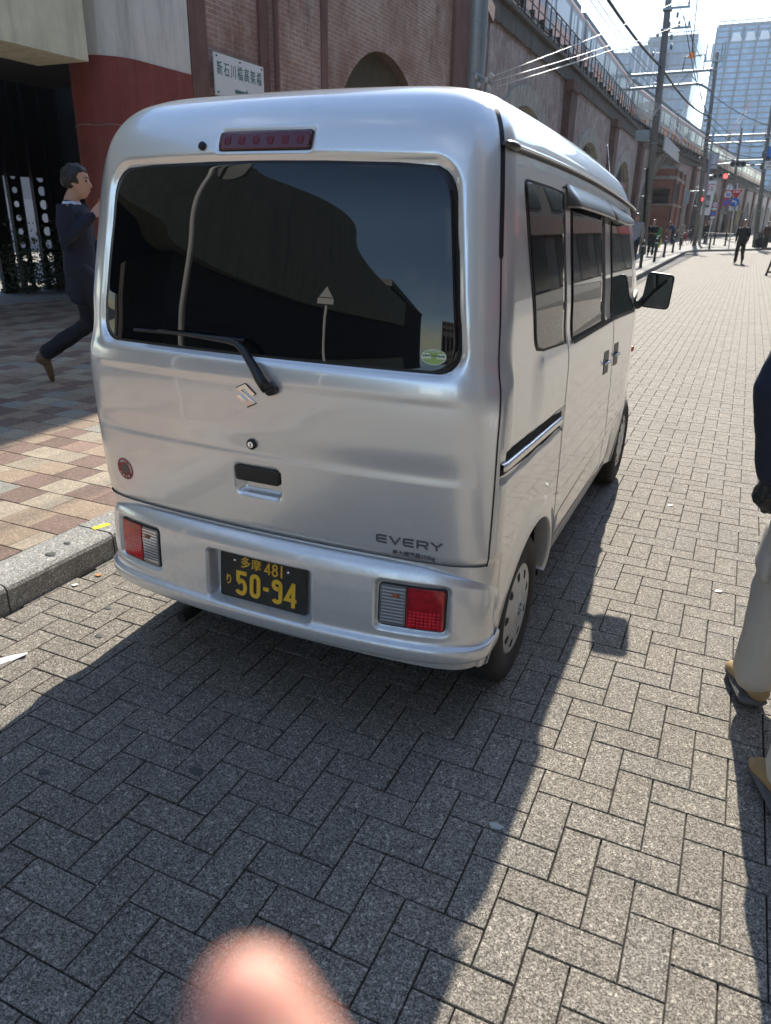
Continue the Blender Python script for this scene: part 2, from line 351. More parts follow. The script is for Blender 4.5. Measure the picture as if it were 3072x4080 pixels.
van = thing('van', 'silver one-box mini van parked facing away beside the kerb, rear door dusty', 'van', (0, 1.7, 0))
KT = [ # w, yr, yf, z   (half width, rear centre, front, height)
 (.700, .030, 3.30, .235), (.712, .026, 3.37, .30), (.722, .022, 3.395, .42), (.730, .010, 3.39, .56), (.735, -.002, 3.36, .70), (.7378, -.010, 3.31, .85),
 (.738, -.014, 3.22, .98), (.738, -.014, 3.12, 1.07), (.734, -.010, 3.06, 1.12), (.7225, .000, 3.00, 1.17), (.711, .014, 2.88, 1.30), (.690, .042, 2.72, 1.48), (.672, .070, 2.58, 1.64),
 (.661, .088, 2.51, 1.705), (.648, .106, 2.45, 1.75), (.626, .132, 2.38, 1.792), (.590, .168, 2.28, 1.829), (.53, .215, 2.15, 1.855), (.44, .28, 2.0, 1.871), (.32, .36, 1.85, 1.881), (.18, .46, 1.7, 1.886), (.05, .56, 1.6, 1.8875)]
KT = np.array(KT)
def cr_spline(K, n):
    out = []
    P = np.vstack([2*K[0]-K[1], K, 2*K[-1]-K[-2]])
    for i in range(1, len(P)-2):
        p0, p1, p2, p3 = P[i-1:i+3]; L = np.linalg.norm((p2-p1)[[0, 1, 3]]); k = max(2, int(L/n))
        # centripetal-ish tangents scaled by segment length
        l0 = max(1e-6, np.linalg.norm((p1-p0)[[0, 1, 3]])); l1 = max(1e-6, L); l2 = max(1e-6, np.linalg.norm((p3-p2)[[0, 1, 3]]))
        m1 = ((p1-p0)/l0*l1+(p2-p1)/l1*l0)/(l0+l1)*l1; m2 = ((p2-p1)/l1*l2+(p3-p2)/l2*l1)/(l1+l2)*l1
        for j in range(k):
            t = j/k; out.append((2*t**3-3*t**2+1)*p1+(t**3-2*t**2+t)*m1+(-2*t**3+3*t**2)*p2+(t**3-t**2)*m2)
    out.append(K[-1]); return np.array(out)
PR = cr_spline(KT, .0085)          # rows of the body skin
BOW, RC, NX, MX = .045, .115, 12.0, 2.2
def ybow(q, bow=BOW, rc=RC, nx=NX):
    q = np.clip(np.abs(q), 0, 1); return bow*q*q+rc*(1-np.clip(1-q**nx, 0, 1)**(1/MX))
QQ = np.sin(np.linspace(0, math.pi/2, 400))**(2/NX); YQ = ybow(QQ)
def drop(y, z): return .0165*np.clip(y, 0, None)**2*sm(1.0, 1.7, z)
def taper(y): return 1-.085*sm(2.45, 3.35, y)
def w_at(z): return np.interp(z, PR[:, 3], PR[:, 0])
def yr_at(z): return np.interp(z, PR[:, 3], PR[:, 1])
def w_side(y, z):
    wf = w_at(z); nf = np.interp(z, [.9, 1.17, 1.30], [.737, .7205, .711]); k = sm(.36, .50, y)*1.0
    use = (z > .9) & (z < 1.2)
    return np.where(use, nf*(1-k)+wf*k, wf)
def rear(x, z, off=0.0):
    """point on the tailgate skin at (x,z), pushed out by off"""
    def f(x, z): return np.array([x, float(yr_at(z))+float(ybow(x/w_at(z))), z])
    p = f(x, z); e = .004; dx = f(x+e, z)-f(x-e, z); dz = f(x, z+e)-f(x, z-e); n = np.cross(dx, dz); n /= np.linalg.norm(n); return p+n*off
def side(y, z, off=0.0, sgn=1):
    """point on the flank at (y, z), z as seen (after the roof falls away forward)"""
    def f(y, z):
        zu = z+float(drop(y, z)); w_ = float(w_side(y, zu)*taper(y)); yy = y-float(yr_at(zu))
        if yy < BOW+RC: w_ *= max(.93, float(np.interp(yy, YQ, QQ)))
        return np.array([w_, y, z])
    p = f(y, z); e = .004; dy = f(y+e, z)-f(y-e, z); dz = f(y, z+e)-f(y, z-e); n = np.cross(dy, dz); n /= np.linalg.norm(n); p = p+n*off
    return np.array([p[0]*sgn, p[1], p[2]])
# windows of the tailgate: rounded trapezoid, signed distance
def rtrap(x, z, zb, zt, hb, ht, r, bulge=0.0):
    """signed distance (approx) to rounded trapezoid: half width hb at zb, ht at zt"""
    x = np.asarray(x, float); z = np.asarray(z, float); h = hb+(ht-hb)*(z-zb)/(zt-zb); zc = (zt+zb)/2; H = (zt-zb)/2
    zt_ = bulge*(1-np.clip(np.abs(x)/hb, 0, 1)**2); qx = np.abs(x)-h+r; qz = np.abs(z-zc)-H+r-np.where(z > zc, zt_, 0)
    return np.hypot(np.maximum(qx, 0), np.maximum(qz, 0))+np.minimum(np.maximum(qx, qz), 0)-r
WIN = (1.163, 1.668, .620, .548, .060, .012)
ARCH = [(.55, .24, .375, .345), (2.90, .24, .355, .335)]
def arch_d(y, z): return np.minimum(*[np.hypot((y-a[0])/a[2], (z-a[1])/a[3]) for a in ARCH])
def disp_rear(x, z):
    d = np.zeros_like(x)
    s = rtrap(x, z, *WIN)
    d += -.016*sm(.016, .000, s)
    d += .0035*sm(1.080, 1.092, z)*sm(1.165, 1.135, z)*sm(.66, .60, np.abs(x))           # proud ledge under the glass
    # hip crease across the door with the panel below stepping in
    e = sm(.685, .655, np.abs(x)); d += e*(-.0034*sm(.862, .870, z)*sm(.950, .875, z))
    # grab handle recess
    hx = np.abs(x+.003)-.082; hz = np.abs(z-.779)-.046; r = .012
    s2 = np.hypot(np.maximum(hx+r, 0), np.maximum(hz+r, 0))+np.minimum(np.maximum(hx, hz)+r, 0)-r
    d += -.030*sm(.004, -.010, s2)
    d += -.004*sm(.63, .612, z)
    # third brake lamp seat
    s3 = np.maximum(np.abs(x+.002)-.152, np.abs(z-1.728)-.026); d += -.008*sm(.006, -.004, s3)
    return d
def disp_side(y, z):
    d = np.zeros_like(y); a = arch_d(y, z); d += .013*np.exp(-((a-1.0)/.16)**2)*(a > .9)
    lc = .434+.085*np.clip((y-.9)/1.6, 0, 1); d += -.009*sm(lc+.02, lc-.02, z)*sm(.95, 1.1, y)*sm(2.62, 2.45, y)
    rz = .9075-.0255*(y-.03)/.82; d += -.012*sm(.047, .038, np.abs(z-rz))*sm(.085, .10, y)*sm(.865, .855, y)
    # body line under the rail height
    d += .003*np.exp(-((z-.80)/.012)**2)*sm(.9, 1.0, y)
    return d
# columns
ax = np.concatenate([np.linspace(0, .84, 74)[:-1], np.sin(np.linspace(math.asin(.84**(NX/2)), math.pi/2, 40))**(2/NX)])
ax[-1] = 1; nR = len(ax)
sy = np.arange(0, 1, 1/400.)
def build_body():
    R = len(PR); halfcols = nR+len(sy)+26; P = np.zeros((R, halfcols, 3)); D = np.zeros((R, halfcols)); kind = np.zeros(halfcols, int)
    w, yr, yf, z = PR.T
    x = ax[None]*w[:, None]; P[:, :nR, 0] = x; P[:, :nR, 1] = yr[:, None]+ybow(ax)[None]*np.minimum(1, w/.3)[:, None]; P[:, :nR, 2] = z[:, None]
    y0 = P[:, nR-1, 1]; y1 = yf-.16*np.minimum(1, w/.3); ys = y0[:, None]+(y1-y0)[:, None]*sy[None]+((y1-y0)/400)[:, None]
    P[:, nR:nR+len(sy), 0] = w_side(ys, z[:, None]+0*ys)*np.where(w[:, None] < .1, 1, 1)
    P[:, nR:nR+len(sy), 0] = np.where(z[:, None] > 1.3, w[:, None], P[:, nR:nR+len(sy), 0]); P[:, nR:nR+len(sy), 1] = ys; P[:, nR:nR+len(sy), 2] = z[:, None]
    fa = np.sin(np.linspace(math.pi/2, 0, 27))[1:]**(.5); f0 = nR+len(sy)
    P[:, f0:, 0] = fa[None]*w[:, None]; ff = 1-(1-fa**4)**.5
    P[:, f0:, 1] = yf[:, None]-(.16*np.minimum(1, w/.3))[:, None]*ff[None]*0-(.16*np.minimum(1, w/.3))[:, None]*(1-np.sqrt(np.clip(1-fa**5, 0, 1)))[None]; P[:, f0:, 2] = z[:, None]
    P[..., 0] *= np.where(z[:, None] < 1.75, taper(P[..., 1]), taper(P[..., 1]))
    zu = P[..., 2].copy(); P[..., 2] = zu-drop(P[..., 1], zu)
    # normals
    du = np.gradient(P, axis=1); dv = np.gradient(P, axis=0); n = np.cross(du, dv); n /= np.maximum(np.linalg.norm(n, axis=-1, keepdims=True), 1e-9)
    D[:, :nR] = disp_rear(P[:, :nR, 0], zu[:, :nR]); D[:, nR-14:f0] += disp_side(P[:, nR-14:f0, 1], P[:, nR-14:f0, 2])
    inset = P+n*D[..., None]; return inset, zu, nR, f0, P
PB, ZU, nR_, f0_, PB0 = build_body()
PBL = PB[:, ::-1].copy(); PBL[..., 0] *= -1
full = np.concatenate([PBL[:, :-1], PB], 1)            # columns: left front .. rear centre .. right front
nc = PB.shape[1]; cidx = np.abs(np.arange(full.shape[1])-(nc-1)); cx_ = (full[:-1, :-1]+full[1:, 1:])/2; ci = np.minimum(cidx[:-1], cidx[1:])[None]+0*np.zeros((full.shape[0]-1, 1), int)
zrow = (PR[:-1, 3]+PR[1:, 3])/2; ZR = zrow[:, None]+0*ci
sideF = (ci >= nR_-6) & (ci < f0_); yy_, zz_ = cx_[..., 1], cx_[..., 2]
hole = (ci >= nR_-3) & (arch_d(yy_, zz_) < 1.0)
QS = .972; qcol = int(np.argmin(abs(ax-QS))); tail = (ci < qcol) & (ZR > .606) & (ZR < 1.80)
def ip(z, pts): return np.interp(z, [p[1] for p in pts], [p[0] for p in pts])
SR = [(.942, .392), (.928, .497), (.890, .65), (.855, .823), (.850, .904), (.831, 1.135), (.795, 1.508), (.765, 1.64)]
SF = [(2.14, .327), (2.12, .434), (2.03, .60), (1.975, .717), (1.894, .923), (1.812, 1.106), (1.72, 1.45), (1.655, 1.625)]
DF = [(2.60, .479), (2.57, .70), (2.54, .9), (2.52, 1.10), (2.43, 1.45), (2.40, 1.5)]
DFf = lambda z: ip(z, DF)
ztop_d = 1.645-.0
inz = (zz_ > .325) & (zz_ < 1.652-.018*np.clip(yy_, 0, 3)+.012)
slid = sideF & inz & (yy_ > ip(zz_, SR)) & (yy_ < ip(zz_, SF)); fdoor = sideF & inz & (yy_ >= ip(zz_, SF)) & (yy_ < DFf(zz_)) & ~hole
slid &= ~hole
rightside = (np.arange(full.shape[1]-1) >= nc-1)[None]+np.zeros_like(ci, bool)
gutter_row = ZR > 1.715
van_roof = (gutter_row & ~tail)
keep = ~hole & ~tail & ~slid & ~fdoor & ~van_roof
def skin(name, mask, parent=van):
    return link(name, grid_mesh(full, mask), M_PAINT, parent, True)
body = skin('body', keep)
roofo = skin('roof', van_roof)
tailgate = skin('tailgate', tail)
sdr = skin('sliding_door', slid & rightside); sdl = skin('sliding_door', slid & ~rightside)
fdr = skin('front_door', fdoor & rightside); fdl = skin('front_door', fdoor & ~rightside)
# roof cap ngon and floor
capm = MB(); row = full[-1]; capm.add([tuple(p) for p in row], [tuple(range(len(row)))]); capm.build('roof_crown', M_PAINT, roofo, True)
fl = MB(); fl.box(-.60, .60, .30, 3.2, .215, .30); fl.box(-.40, .40, .45, .9, .18, .22); fl.tube([(-.34, .25, .215), (-.36, .0, .205)], .02, 12); fl.build('underbody', M_UNDER, van)
def strip_side(pts, w, off, m, name, parent, sgn=1, n=40):
    """thin band riding on the flank through (y,z) points"""
    P = []
    for i in range(len(pts)-1):
        for k in range(n): t = k/n; P.append((pts[i][0]*(1-t)+pts[i+1][0]*t, pts[i][1]*(1-t)+pts[i+1][1]*t))
    P.append(pts[-1]); G = np.zeros((2, len(P), 3))
    for i, (y, z) in enumerate(P):
        a = np.array(P[max(0, i-1)]); b_ = np.array(P[min(len(P)-1, i+1)]); d = (b_-a)/np.linalg.norm(b_-a); nn = np.array([-d[1], d[0]])*w/2
        dd = float(disp_side(np.array([y]), np.array([z]))[0])
        G[0, i] = side(y-nn[0], z-nn[1], off+dd, sgn); G[1, i] = side(y+nn[0], z+nn[1], off+dd, sgn)
    return link(name, grid_mesh(G, flip=sgn > 0), m, parent, True)
def patch(f, rows, cols, off, m, name, parent, flip=False, rim=0.0, rimdir=-1):
    """f(u,v)->(a,b) plane coords, mapped by caller's surface"""
    G = np.array([[f(u, v) for u in np.linspace(0, 1, cols)] for v in rows])
    return link(name, grid_mesh(G, flip=flip), m, parent, True)
def poly_patch(surf, poly, off, m, name, parent, step=.02, thick=0.004, flip=False):
    """fill a convex (a,b) outline with a fine grid on a curved surface, plus a thin skirt"""
    b0 = min(p[1] for p in poly); b1 = max(p[1] for p in poly); nb = max(4, int((b1-b0)/step)+2)
    vs = sorted(set([b0+(b1-b0)*(.5-.5*math.cos(math.pi*i/nb)) for i in range(nb+1)]))
    def ext(b):
        xs = []
        for i in range(len(poly)):
            (x0, z0), (x1, z1) = poly[i], poly[(i+1) % len(poly)]
            if min(z0, z1)-1e-9 <= b <= max(z0, z1)+1e-9:
                xs += [x0, x1] if abs(z1-z0) < 1e-9 else [x0+(x1-x0)*(b-z0)/(z1-z0)]
        return min(xs), max(xs)
    na = max(4, int((max(p[0] for p in poly)-min(p[0] for p in poly))/step)+2); G = []
    for b in vs:
        l, r = ext(b); G.append([surf(l+(r-l)*k/na, b, off) for k in range(na+1)])
    # skirt ring
    G = np.array(G); lo = []
    Gs = np.zeros((G.shape[0]+2, G.shape[1]+2, 3)); Gs[1:-1, 1:-1] = G
    def push(i, j): 
        b = vs[i]; l, r = ext(b); return surf(l+(r-l)*j/na, b, off-thick)
    for i in range(len(vs)): Gs[i+1, 0] = push(i, 0); Gs[i+1, -1] = push(i, na)
    for j in range(na+1): Gs[0, j+1] = push(0, j); Gs[-1, j+1] = push(len(vs)-1, j)
    Gs[0, 0] = Gs[1, 0]; Gs[0, -1] = Gs[1, -1]; Gs[-1, 0] = Gs[-2, 0]; Gs[-1, -1] = Gs[-2, -1]
    return link(name, grid_mesh(Gs, flip=flip), m, parent, True)
def rpoly(pts, r, n=7):
    """round the corners of a convex polygon"""
    out = []
    for i in range(len(pts)):
        p = Vector(pts[i]); a = Vector(pts[i-1]); c = Vector(pts[(i+1) % len(pts)]); rr_ = r[i] if isinstance(r, (list, tuple)) else r
        da = (a-p); dc = (c-p); k = min(rr_, da.length*.49, dc.length*.49); A = p+da.normalized()*k; B = p+dc.normalized()*k
        for j in range(n+1): t = j/n; out.append(tuple((1-t)**2*A+2*(1-t)*t*p+t*t*B))
    return out
# --- tailgate glass and rubber edge
zb, zt, hb, ht, rr0, bl = WIN
def wpoly(g, r=.085):
    top = [(ht*s_, zt+bl*(1-s_*s_)) for s_ in (1, .6, .2, -.2, -.6, -1)]
    base = [(-hb-g, zb-g), (hb+g, zb-g), (ht+g, zt+g-.002), (0, zt+g+bl), (-ht-g, zt+g-.002)]
    return rpoly(base, [r, r, r, .5, r], 9)
poly_patch(rear, wpoly(.004), -.0135, M_RUB, 'window_seal', tailgate, .02, .006)
gl = poly_patch(rear, wpoly(-.004), -.0105, M_GLASS, 'rear_window', tailgate, .014, .003)
# --- third brake lamp, washer nozzle, lock, handle
tl = poly_patch(rear, rpoly([(-.148, 1.706), (.144, 1.706), (.144, 1.750), (-.148, 1.750)], .010), .001, M_DRED, 'brake_lamp', tailgate, .01, .010)
poly_patch(rear, rpoly([(-.152, 1.702), (.148, 1.702), (.148, 1.754), (-.152, 1.754)], .012), -.004, M_RUB, 'lamp_gasket', tl, .01, .006)
for k in range(6):
    xx = -.118+.0465*k
    poly_patch(rear, rpoly([(xx-.010, 1.716), (xx+.010, 1.716), (xx+.010, 1.738), (xx-.010, 1.738)], .006), .0018, mat('brake_lamp_cell', (.14, .006, .008), .25), 'reflector_cell', tl, .006, .002)
nz = MB(); p = Vector(rear(-.205, 1.715, 0)); nv = (Vector(rear(-.205, 1.715, .01))-p).normalized(); nz.tube([p-nv*.004, p+nv*.006, p+nv*.010], [.012, .012, .007], 14); nz.build('washer_nozzle', M_RUB, tailgate, True)
lk = MB(); p = Vector(rear(-.012, .900, 0)); nv = (Vector(rear(-.012, .9, .01))-p).normalized(); lk.tube([p, p+nv*.005, p+nv*.006], [.0165, .0165, .013], 24); lk.cur = 1
lk.tube([p+nv*.0055, p+nv*.009], [.010, .0095], 20); lk.cur = 2; lk.box(-.0012, .0012, -.0015, .0015, -.006, .006, Matrix.Translation(p+nv*.0085)); lk.build('key_lock', [M_RUB, M_CHROME, M_GAP], tailgate)
hp = rpoly([(-.083, .777), (.077, .777), (.077, .825), (-.083, .825)], .010)
poly_patch(rear, hp, .001, M_BLK, 'handle', tailgate, .008, .028)
# --- wiper
MW = mat('wiper_black', (.02, .02, .022), .38)
wp = MB(); piv = Vector(rear(.072, 1.078, .012))
wp.tube([Vector(rear(.072, 1.078, 0)), piv+Vector((0, -.012, 0)), piv+Vector((0, -.018, 0))], [.019, .018, .012], 18)
A = [(.072, 1.078, .030), (.050, 1.105, .034), (.030, 1.130, .034), (-.012, 1.178, .034), (-.040, 1.196, .032), (-.075, 1.200, .030), (-.20, 1.204, .024), (-.34, 1.206, .016)]
wp.tube([Vector(rear(a, b_, c_)) for a, b_, c_ in A], [.017, .016, .014, .011, .010, .009, .006, .004], 10); o = wp.build('wiper_arm', MW, tailgate, True)
wb = MB(); wb.tube([Vector(rear(a, 1.199+.004*math.sin((a+.45)*5), .003)) for a in np.linspace(-.455, -.03, 14)], [.0055]*14, 6); wb.build('wiper_blade', M_RUB, o)
# --- badge, lettering, stickers
BG = [(1138, 550), (1205, 606), (1186, 624), (1133, 585), (1107, 600), (1205, 667), (1143, 708), (1074, 646), (1096, 632), (1142, 672), (1166, 655), (1073, 592)]
def unskew(u, v): # picture -> door plane (x,z) for the emblem
    a = (u-1139)/66*.0335; b_ = (629-v)/79*.0335; return a, b_-(u-1139)/66*.0025
Pb = [unskew(*q) for q in BG]; em = MB(); c0 = (-.036+.003, 1.048)
em.prism(Pb[::-1], lambda a, b_, d: rear(c0[0]+a+.012, c0[1]+b_, d), .001, .005); em.build('emblem', M_CHROME, tailgate); em = MB(); em.prism([(a*1.10, b_*1.10) for a, b_ in Pb[::-1]], lambda a, b_, d: rear(c0[0]+a+.012, c0[1]+b_, d), .0004, .0012); em.build('emblem_edge', M_GAP, tailgate)
M_LET = mat('grey_lettering', (.10, .10, .105), .45)
ev = MB(); W_, H_, G_ = .037, .0215, .0045
LET = {'E': [[(1, 1), (.18, 1), (.04, .86), (.04, .14), (.18, 0), (1, 0)], [(.06, .5), (.95, .5)]], 'V': [[(0, 1.08), (.5, 0), (1, 1.08)]],
       'R': [[(.04, -.1), (.04, 1), (.82, 1), (.97, .86), (.97, .6), (.82, .44), (.04, .44)], [(.6, .42), (1, -.1)]], 'Y': [[(0, 1.08), (.5, .48), (1, 1.08)], [(.5, .5), (.5, -.1)]]}
xc = .395
for ch in 'EVERY':
    for st in LET[ch]: ribbon(ev, [(xc+p[0]*W_*.86, .656+p[1]*H_) for p in st], .0058, lambda a, b_, d: rear(a, b_+.09*0, d), .0008, .0022)
    xc += W_+G_
ev.build('lettering', M_LET, tailgate)
def rear_frame(x, z, off=.001):
    o_ = rear(x, z, off); X = rear(x+.02, z, off)-rear(x-.02, z, off); Z = rear(x, z+.02, off)-rear(x, z-.02, off); return frame(o_, X, Z)
me = text_mesh("最大積載量350kg", .0175, rear_frame(.508, .627), .0008, bold=.0004, spacing=1.0); link('lettering', me, M_LET, tailgate)
def disc(surf, cx0, cz0, ra, off, m, name, parent, n=28, ring=None):
    mb = MB(); vs = [surf(cx0, cz0, off)]
    for k in range(n): a = 2*math.pi*k/n; vs.append(surf(cx0+ra*math.cos(a), cz0+ra*math.sin(a), off))
    for k in range(n): a = 2*math.pi*k/n; vs.append(surf(cx0+ra*math.cos(a), cz0+ra*math.sin(a), 0))
    mb.add(vs, [(0, 1+k, 1+(k+1) % n) for k in range(n)]+[(1+k, n+1+k, n+1+(k+1) % n, 1+(k+1) % n) for k in range(n)]); return mb.build(name, m, parent, False)
M_STW = mat('sticker_white', (.75, .68, .62), .5); M_STR = mat('sticker_red', (.32, .035, .035), .5, noise=(60, .2)); M_STB = mat('sticker_brown', (.16, .12, .085), .6, noise=(80, .15))
sc_ = (-.566, .724); st_ = disc(rear, *sc_, .0405, .0006, M_STW, 'round_sticker', tailgate); disc(rear, *sc_, .0385, .0010, M_STR, 'red_ring', st_); disc(rear, *sc_, .0185, .0013, M_STB, 'sticker_centre', st_)
for txt, a0, da in (("交通安全", 128, -19), ("災害救護", 42, -19)):
    for i, ch in enumerate(txt):
        a = math.radians(a0+da*i); M_ = rear_frame(sc_[0]+.028*math.cos(a), sc_[1]+.028*math.sin(a), .0014) @ Matrix.Rotation(a-math.pi/2, 4, 'Z'); link('lettering', text_mesh(ch, .0095, M_, .0002, .0002), M_STW, st_)
for i, ch in enumerate("山田交通"):
    a = math.radians(215+28*i); M_ = rear_frame(sc_[0]+.029*math.cos(a), sc_[1]+.029*math.sin(a), .0014) @ Matrix.Rotation(a+math.pi/2, 4, 'Z'); link('lettering', text_mesh(ch, .0088, M_, .0002, .0002), M_STW, st_)
M_STG = mat('sticker_green', (.30, .42, .10), .4); M_STG2 = mat('sticker_pale', (.72, .76, .62), .4)
def gsurf(x, z, off): return rear(x, z, -.0105+off)
def oval(cx0, cz0, ra, rb, off, m, name, parent):
    mb = MB(); n = 28; mb.add([gsurf(cx0, cz0, off)]+[gsurf(cx0+ra*math.cos(2*math.pi*k/n), cz0+rb*math.sin(2*math.pi*k/n), off) for k in range(n)], [(0, 1+k, 1+(k+1) % n) for k in range(n)]); return mb.build(name, m, parent)
es = oval(.540, 1.203, .034, .020, .0008, M_STG2, 'oval_sticker', gl); oval(.540, 1.203, .032, .0185, .0011, M_STG, 'green_ground', es)
mb = MB(); mb.prism([(.508, 1.1985), (.572, 1.1985), (.572, 1.2115), (.508, 1.2115)], gsurf, .0012, .0015); mb.build('pale_band', M_STG2, es)
fr_ = rear_frame(.540, 1.205, -.0085); link('lettering', text_mesh("燃費基準+10%達成車", .0066, fr_, .0002, .0001), mat('sticker_dark_green', (.03, .12, .04), .5), es)
link('lettering', text_mesh("平成22年度", .0062, rear_frame(.540, 1.2165, -.0085), .0002, .0001), M_STG2, es)
# --- tailgate gap, door gaps
G = np.zeros((2, len(PR), 3)); sel = [i for i in range(len(PR)) if .600 < PR[i, 3] < 1.80]
for sgn in (1, -1):
    G = np.array([[PB[i, qcol+d] for i in sel] for d in (-1, 1)]).copy(); nrm = np.array([.83, -.56, 0]); G += nrm*.0007
    wid = G[1]-G[0]; c_ = (G[0]+G[1])/2
    ww = wid/np.linalg.norm(wid, axis=1, keepdims=True)*.0028; ww[PR[sel, 3] > 1.45] *= 2.6; G = np.array([c_-ww, c_+ww]); G[..., 0] *= sgn
    link('door_gap', grid_mesh(G, flip=sgn < 0), M_RUB, tailgate, True)
G = []
for q in np.linspace(-QS, QS, 90):
    z = .606; w_ = float(w_at(z)); y = float(yr_at(z))+float(ybow(q)); G.append([(q*w_, y+.012, .600), (q*w_, y-.003, .611)])
link('door_gap', grid_mesh(np.array(G).transpose(1, 0, 2)), M_GAP, tailgate)
for sgn in (1, -1):
    sd, fd = (sdr, fdr) if sgn > 0 else (sdl, fdl)
    strip_side([p for p in SR], .006, .0010, M_GAP, 'door_gap', sd, sgn, 8); strip_side([p for p in SF], .007, .0010, M_GAP, 'door_gap', fd, sgn, 8)
    strip_side([p for p in DF], .005, .0010, M_GAP, 'door_gap', fd, sgn, 8)
    strip_side([(.765, 1.64), (1.655, 1.612), (2.40, 1.555)], .006, .0008, M_GAP, 'door_gap', sd, sgn, 30)
    strip_side([(.95, .325), (2.14, .325)], .005, .001, M_GAP, 'door_gap', sd, sgn, 40)
    # glass
    S_ = lambda y, z, off, s_=sgn: side(y, z, off, s_)
    fp = sgn < 0
    q1 = rpoly([(.405, 1.182), (.766, 1.160), (.764, 1.622), (.300, 1.634)], [.05, .008, .008, .035])
    poly_patch(S_, [(a-.0, b_) for a, b_ in rpoly([(.395, 1.174), (.776, 1.152), (.774, 1.630), (.290, 1.643)], [.055, .01, .01, .04])], .0012, M_RUB, 'window_seal', van, .02, .003, flip=fp)
    poly_patch(S_, q1, .0028, M_GLASS, 'quarter_window', van, .02, .003, flip=fp)
    mb = strip_side([(.800, 1.150), (.792, 1.5), (.779, 1.625)], .020, .0016, M_RUB, 'window_seal', sd, sgn, 12)
    q2 = rpoly([(.905, 1.160), (1.500, 1.152), (1.490, 1.600), (.890, 1.612)], .012)
    poly_patch(S_, rpoly([(.893, 1.148), (1.600, 1.140), (1.575, 1.612), (.878, 1.62)], .014), .0012, M_RUB, 'window_seal', sd, .02, .003, flip=fp)
    poly_patch(S_, q2, .0028, M_GLASS, 'door_window', sd, .02, .003, flip=fp)
    q3 = rpoly([(1.765, 1.140), (2.470, 1.118), (2.440, 1.28), (2.335, 1.47), (2.235, 1.578), (1.735, 1.596)], [.01, .01, .02, .03, .03, .012])
    poly_patch(S_, rpoly([(1.752, 1.128), (2.49, 1.106), (2.455, 1.28), (2.35, 1.48), (2.245, 1.590), (1.722, 1.608)], .02), .0012, M_RUB, 'window_seal', fd, .02, .003, flip=fp)
    poly_patch(S_, q3, .0028, M_GLASS2, 'door_window', fd, .02, .003, flip=fp)
    # belt moulding
    strip_side([(.90, 1.143), (1.80, 1.132)], .016, .006, M_RUB, 'belt_seal', sd, sgn, 30); strip_side([(1.815, 1.131), (2.49, 1.104)], .016, .006, M_RUB, 'belt_seal', fd, sgn, 30)
    # smoked visor over the side windows
    for (ya, yb_, par) in ((.815, 1.640, sd), (1.655, 2.36, fd)):
        G = []
        for k in range(26):
            y = ya+(yb_-ya)*k/25; zt_ = 1.662-.0165*y*y*1.0; hgt = .072*(1-.55*max(0, (y-1.9)/.46)**2); bulge = .030*min(1, (k+.3)/2)*(1 if par is sd else min(1, (25.5-k)/3))
            row_ = []
            for j in range(7):
                t_ = j/6; row_.append(side(y, zt_-hgt*t_, .003+bulge*math.sin(t_*math.pi*.5)**1.2, sgn))
            row_.append(side(y, zt_-hgt, .003+bulge-.004, sgn)); G.append(row_)
        link('window_visor', grid_mesh(np.array(G).transpose(1, 0, 2), flip=sgn > 0), M_SMOKE, par, True)
    # door handles
    for par, (hy0, hy1, hz0, hz1) in ((sd, (1.620, 1.765, .895, 1.005)), (fd, (1.905, 2.05, .890, 1.003))):
        hpz = rpoly([(hy0+.04, hz0), (hy1+.03, hz0-.006), (hy1-.01, hz1-.006), (hy0, hz1)], .012)
        h_ = poly_patch(S_, hpz, .0015, M_BLK, 'door_handle', par, .01, .004, flip=fp)
        mb = MB(); ym = (hy0+hy1)/2+.012; zm = (hz0+hz1)/2
        mb.tube([side(ym-.050, zm-.004, .004, sgn), side(ym-.03, zm, .014, sgn), side(ym+.03, zm, .014, sgn), side(ym+.052, zm-.004, .004, sgn)], [.005, .007, .007, .005], 8); mb.build('grip', M_PAINT, h_, True)
    # sliding rail
    ch = poly_patch(S_, [(.095, .870), (.868, .838), (.862, .915), (.093, .940)], -.0100, M_GAP, 'slide_rail_channel', van, .02, .001, flip=fp)
    G = [[side(y, .9075-.031*(y-.03)/.82+dz, o_, sgn) for dz, o_ in ((-.012, -.010), (-.011, .001), (.009, .001), (.010, -.010))] for y in np.linspace(.11, .845, 40)]
    link('slide_rail', grid_mesh(np.array(G).transpose(1, 0, 2), flip=sgn < 0), M_PAINT, ch, True)
    # gutter
    mb = MB(); gy = np.linspace(.20 if sgn > 0 else .26, 2.56, 60)
    mb.tube([Vector(side(y, 1.712-.0165*y*y*1.0, .006, sgn)) for y in gy], [.0055]*60, 8); mb.build('rain_gutter', M_PAINT, van, True)
    mb = MB(); mb.tube([Vector(side(y, 1.703-.0165*y*y*1.0, .004, sgn)) for y in gy], [.0035]*60, 6); mb.build('gutter_seal', M_RUB, van, True)
    if sgn > 0: mb = MB(); mb.tube([Vector(side(.18+.012*k, 1.712-.001*k, .008, sgn)) for k in range(6)], [.005, .009, .010, .010, .010, .007], 10); mb.build('gutter_cap', M_SMOKE, van, True)
    # wheel arch lip and well
    for k, (ay, az, aa, ab) in enumerate(ARCH):
        par = van; angs = [math.radians(a) for a in range(-6, 187, 4)]
        G = []
        for r_, o_ in ((1.025, .0135), (1.0, .0150), (.985, .0135), (.978, .000), (.98, -.05)):
            G.append([side(ay+aa*r_*math.cos(a), max(.235, az+ab*r_*math.sin(a)), o_, sgn) for a in angs])
        link('wheel_arch_lip', grid_mesh(np.array(G), flip=sgn > 0), M_PAINT, par, True)
        G = [[(sgn*x_, ay+aa*.985*math.cos(a), az+ab*.985*math.sin(a)) for a in angs] for x_ in (.69, .42)]
        link('wheel_well', grid_mesh(np.array(G), flip=sgn < 0), M_UNDER, par)
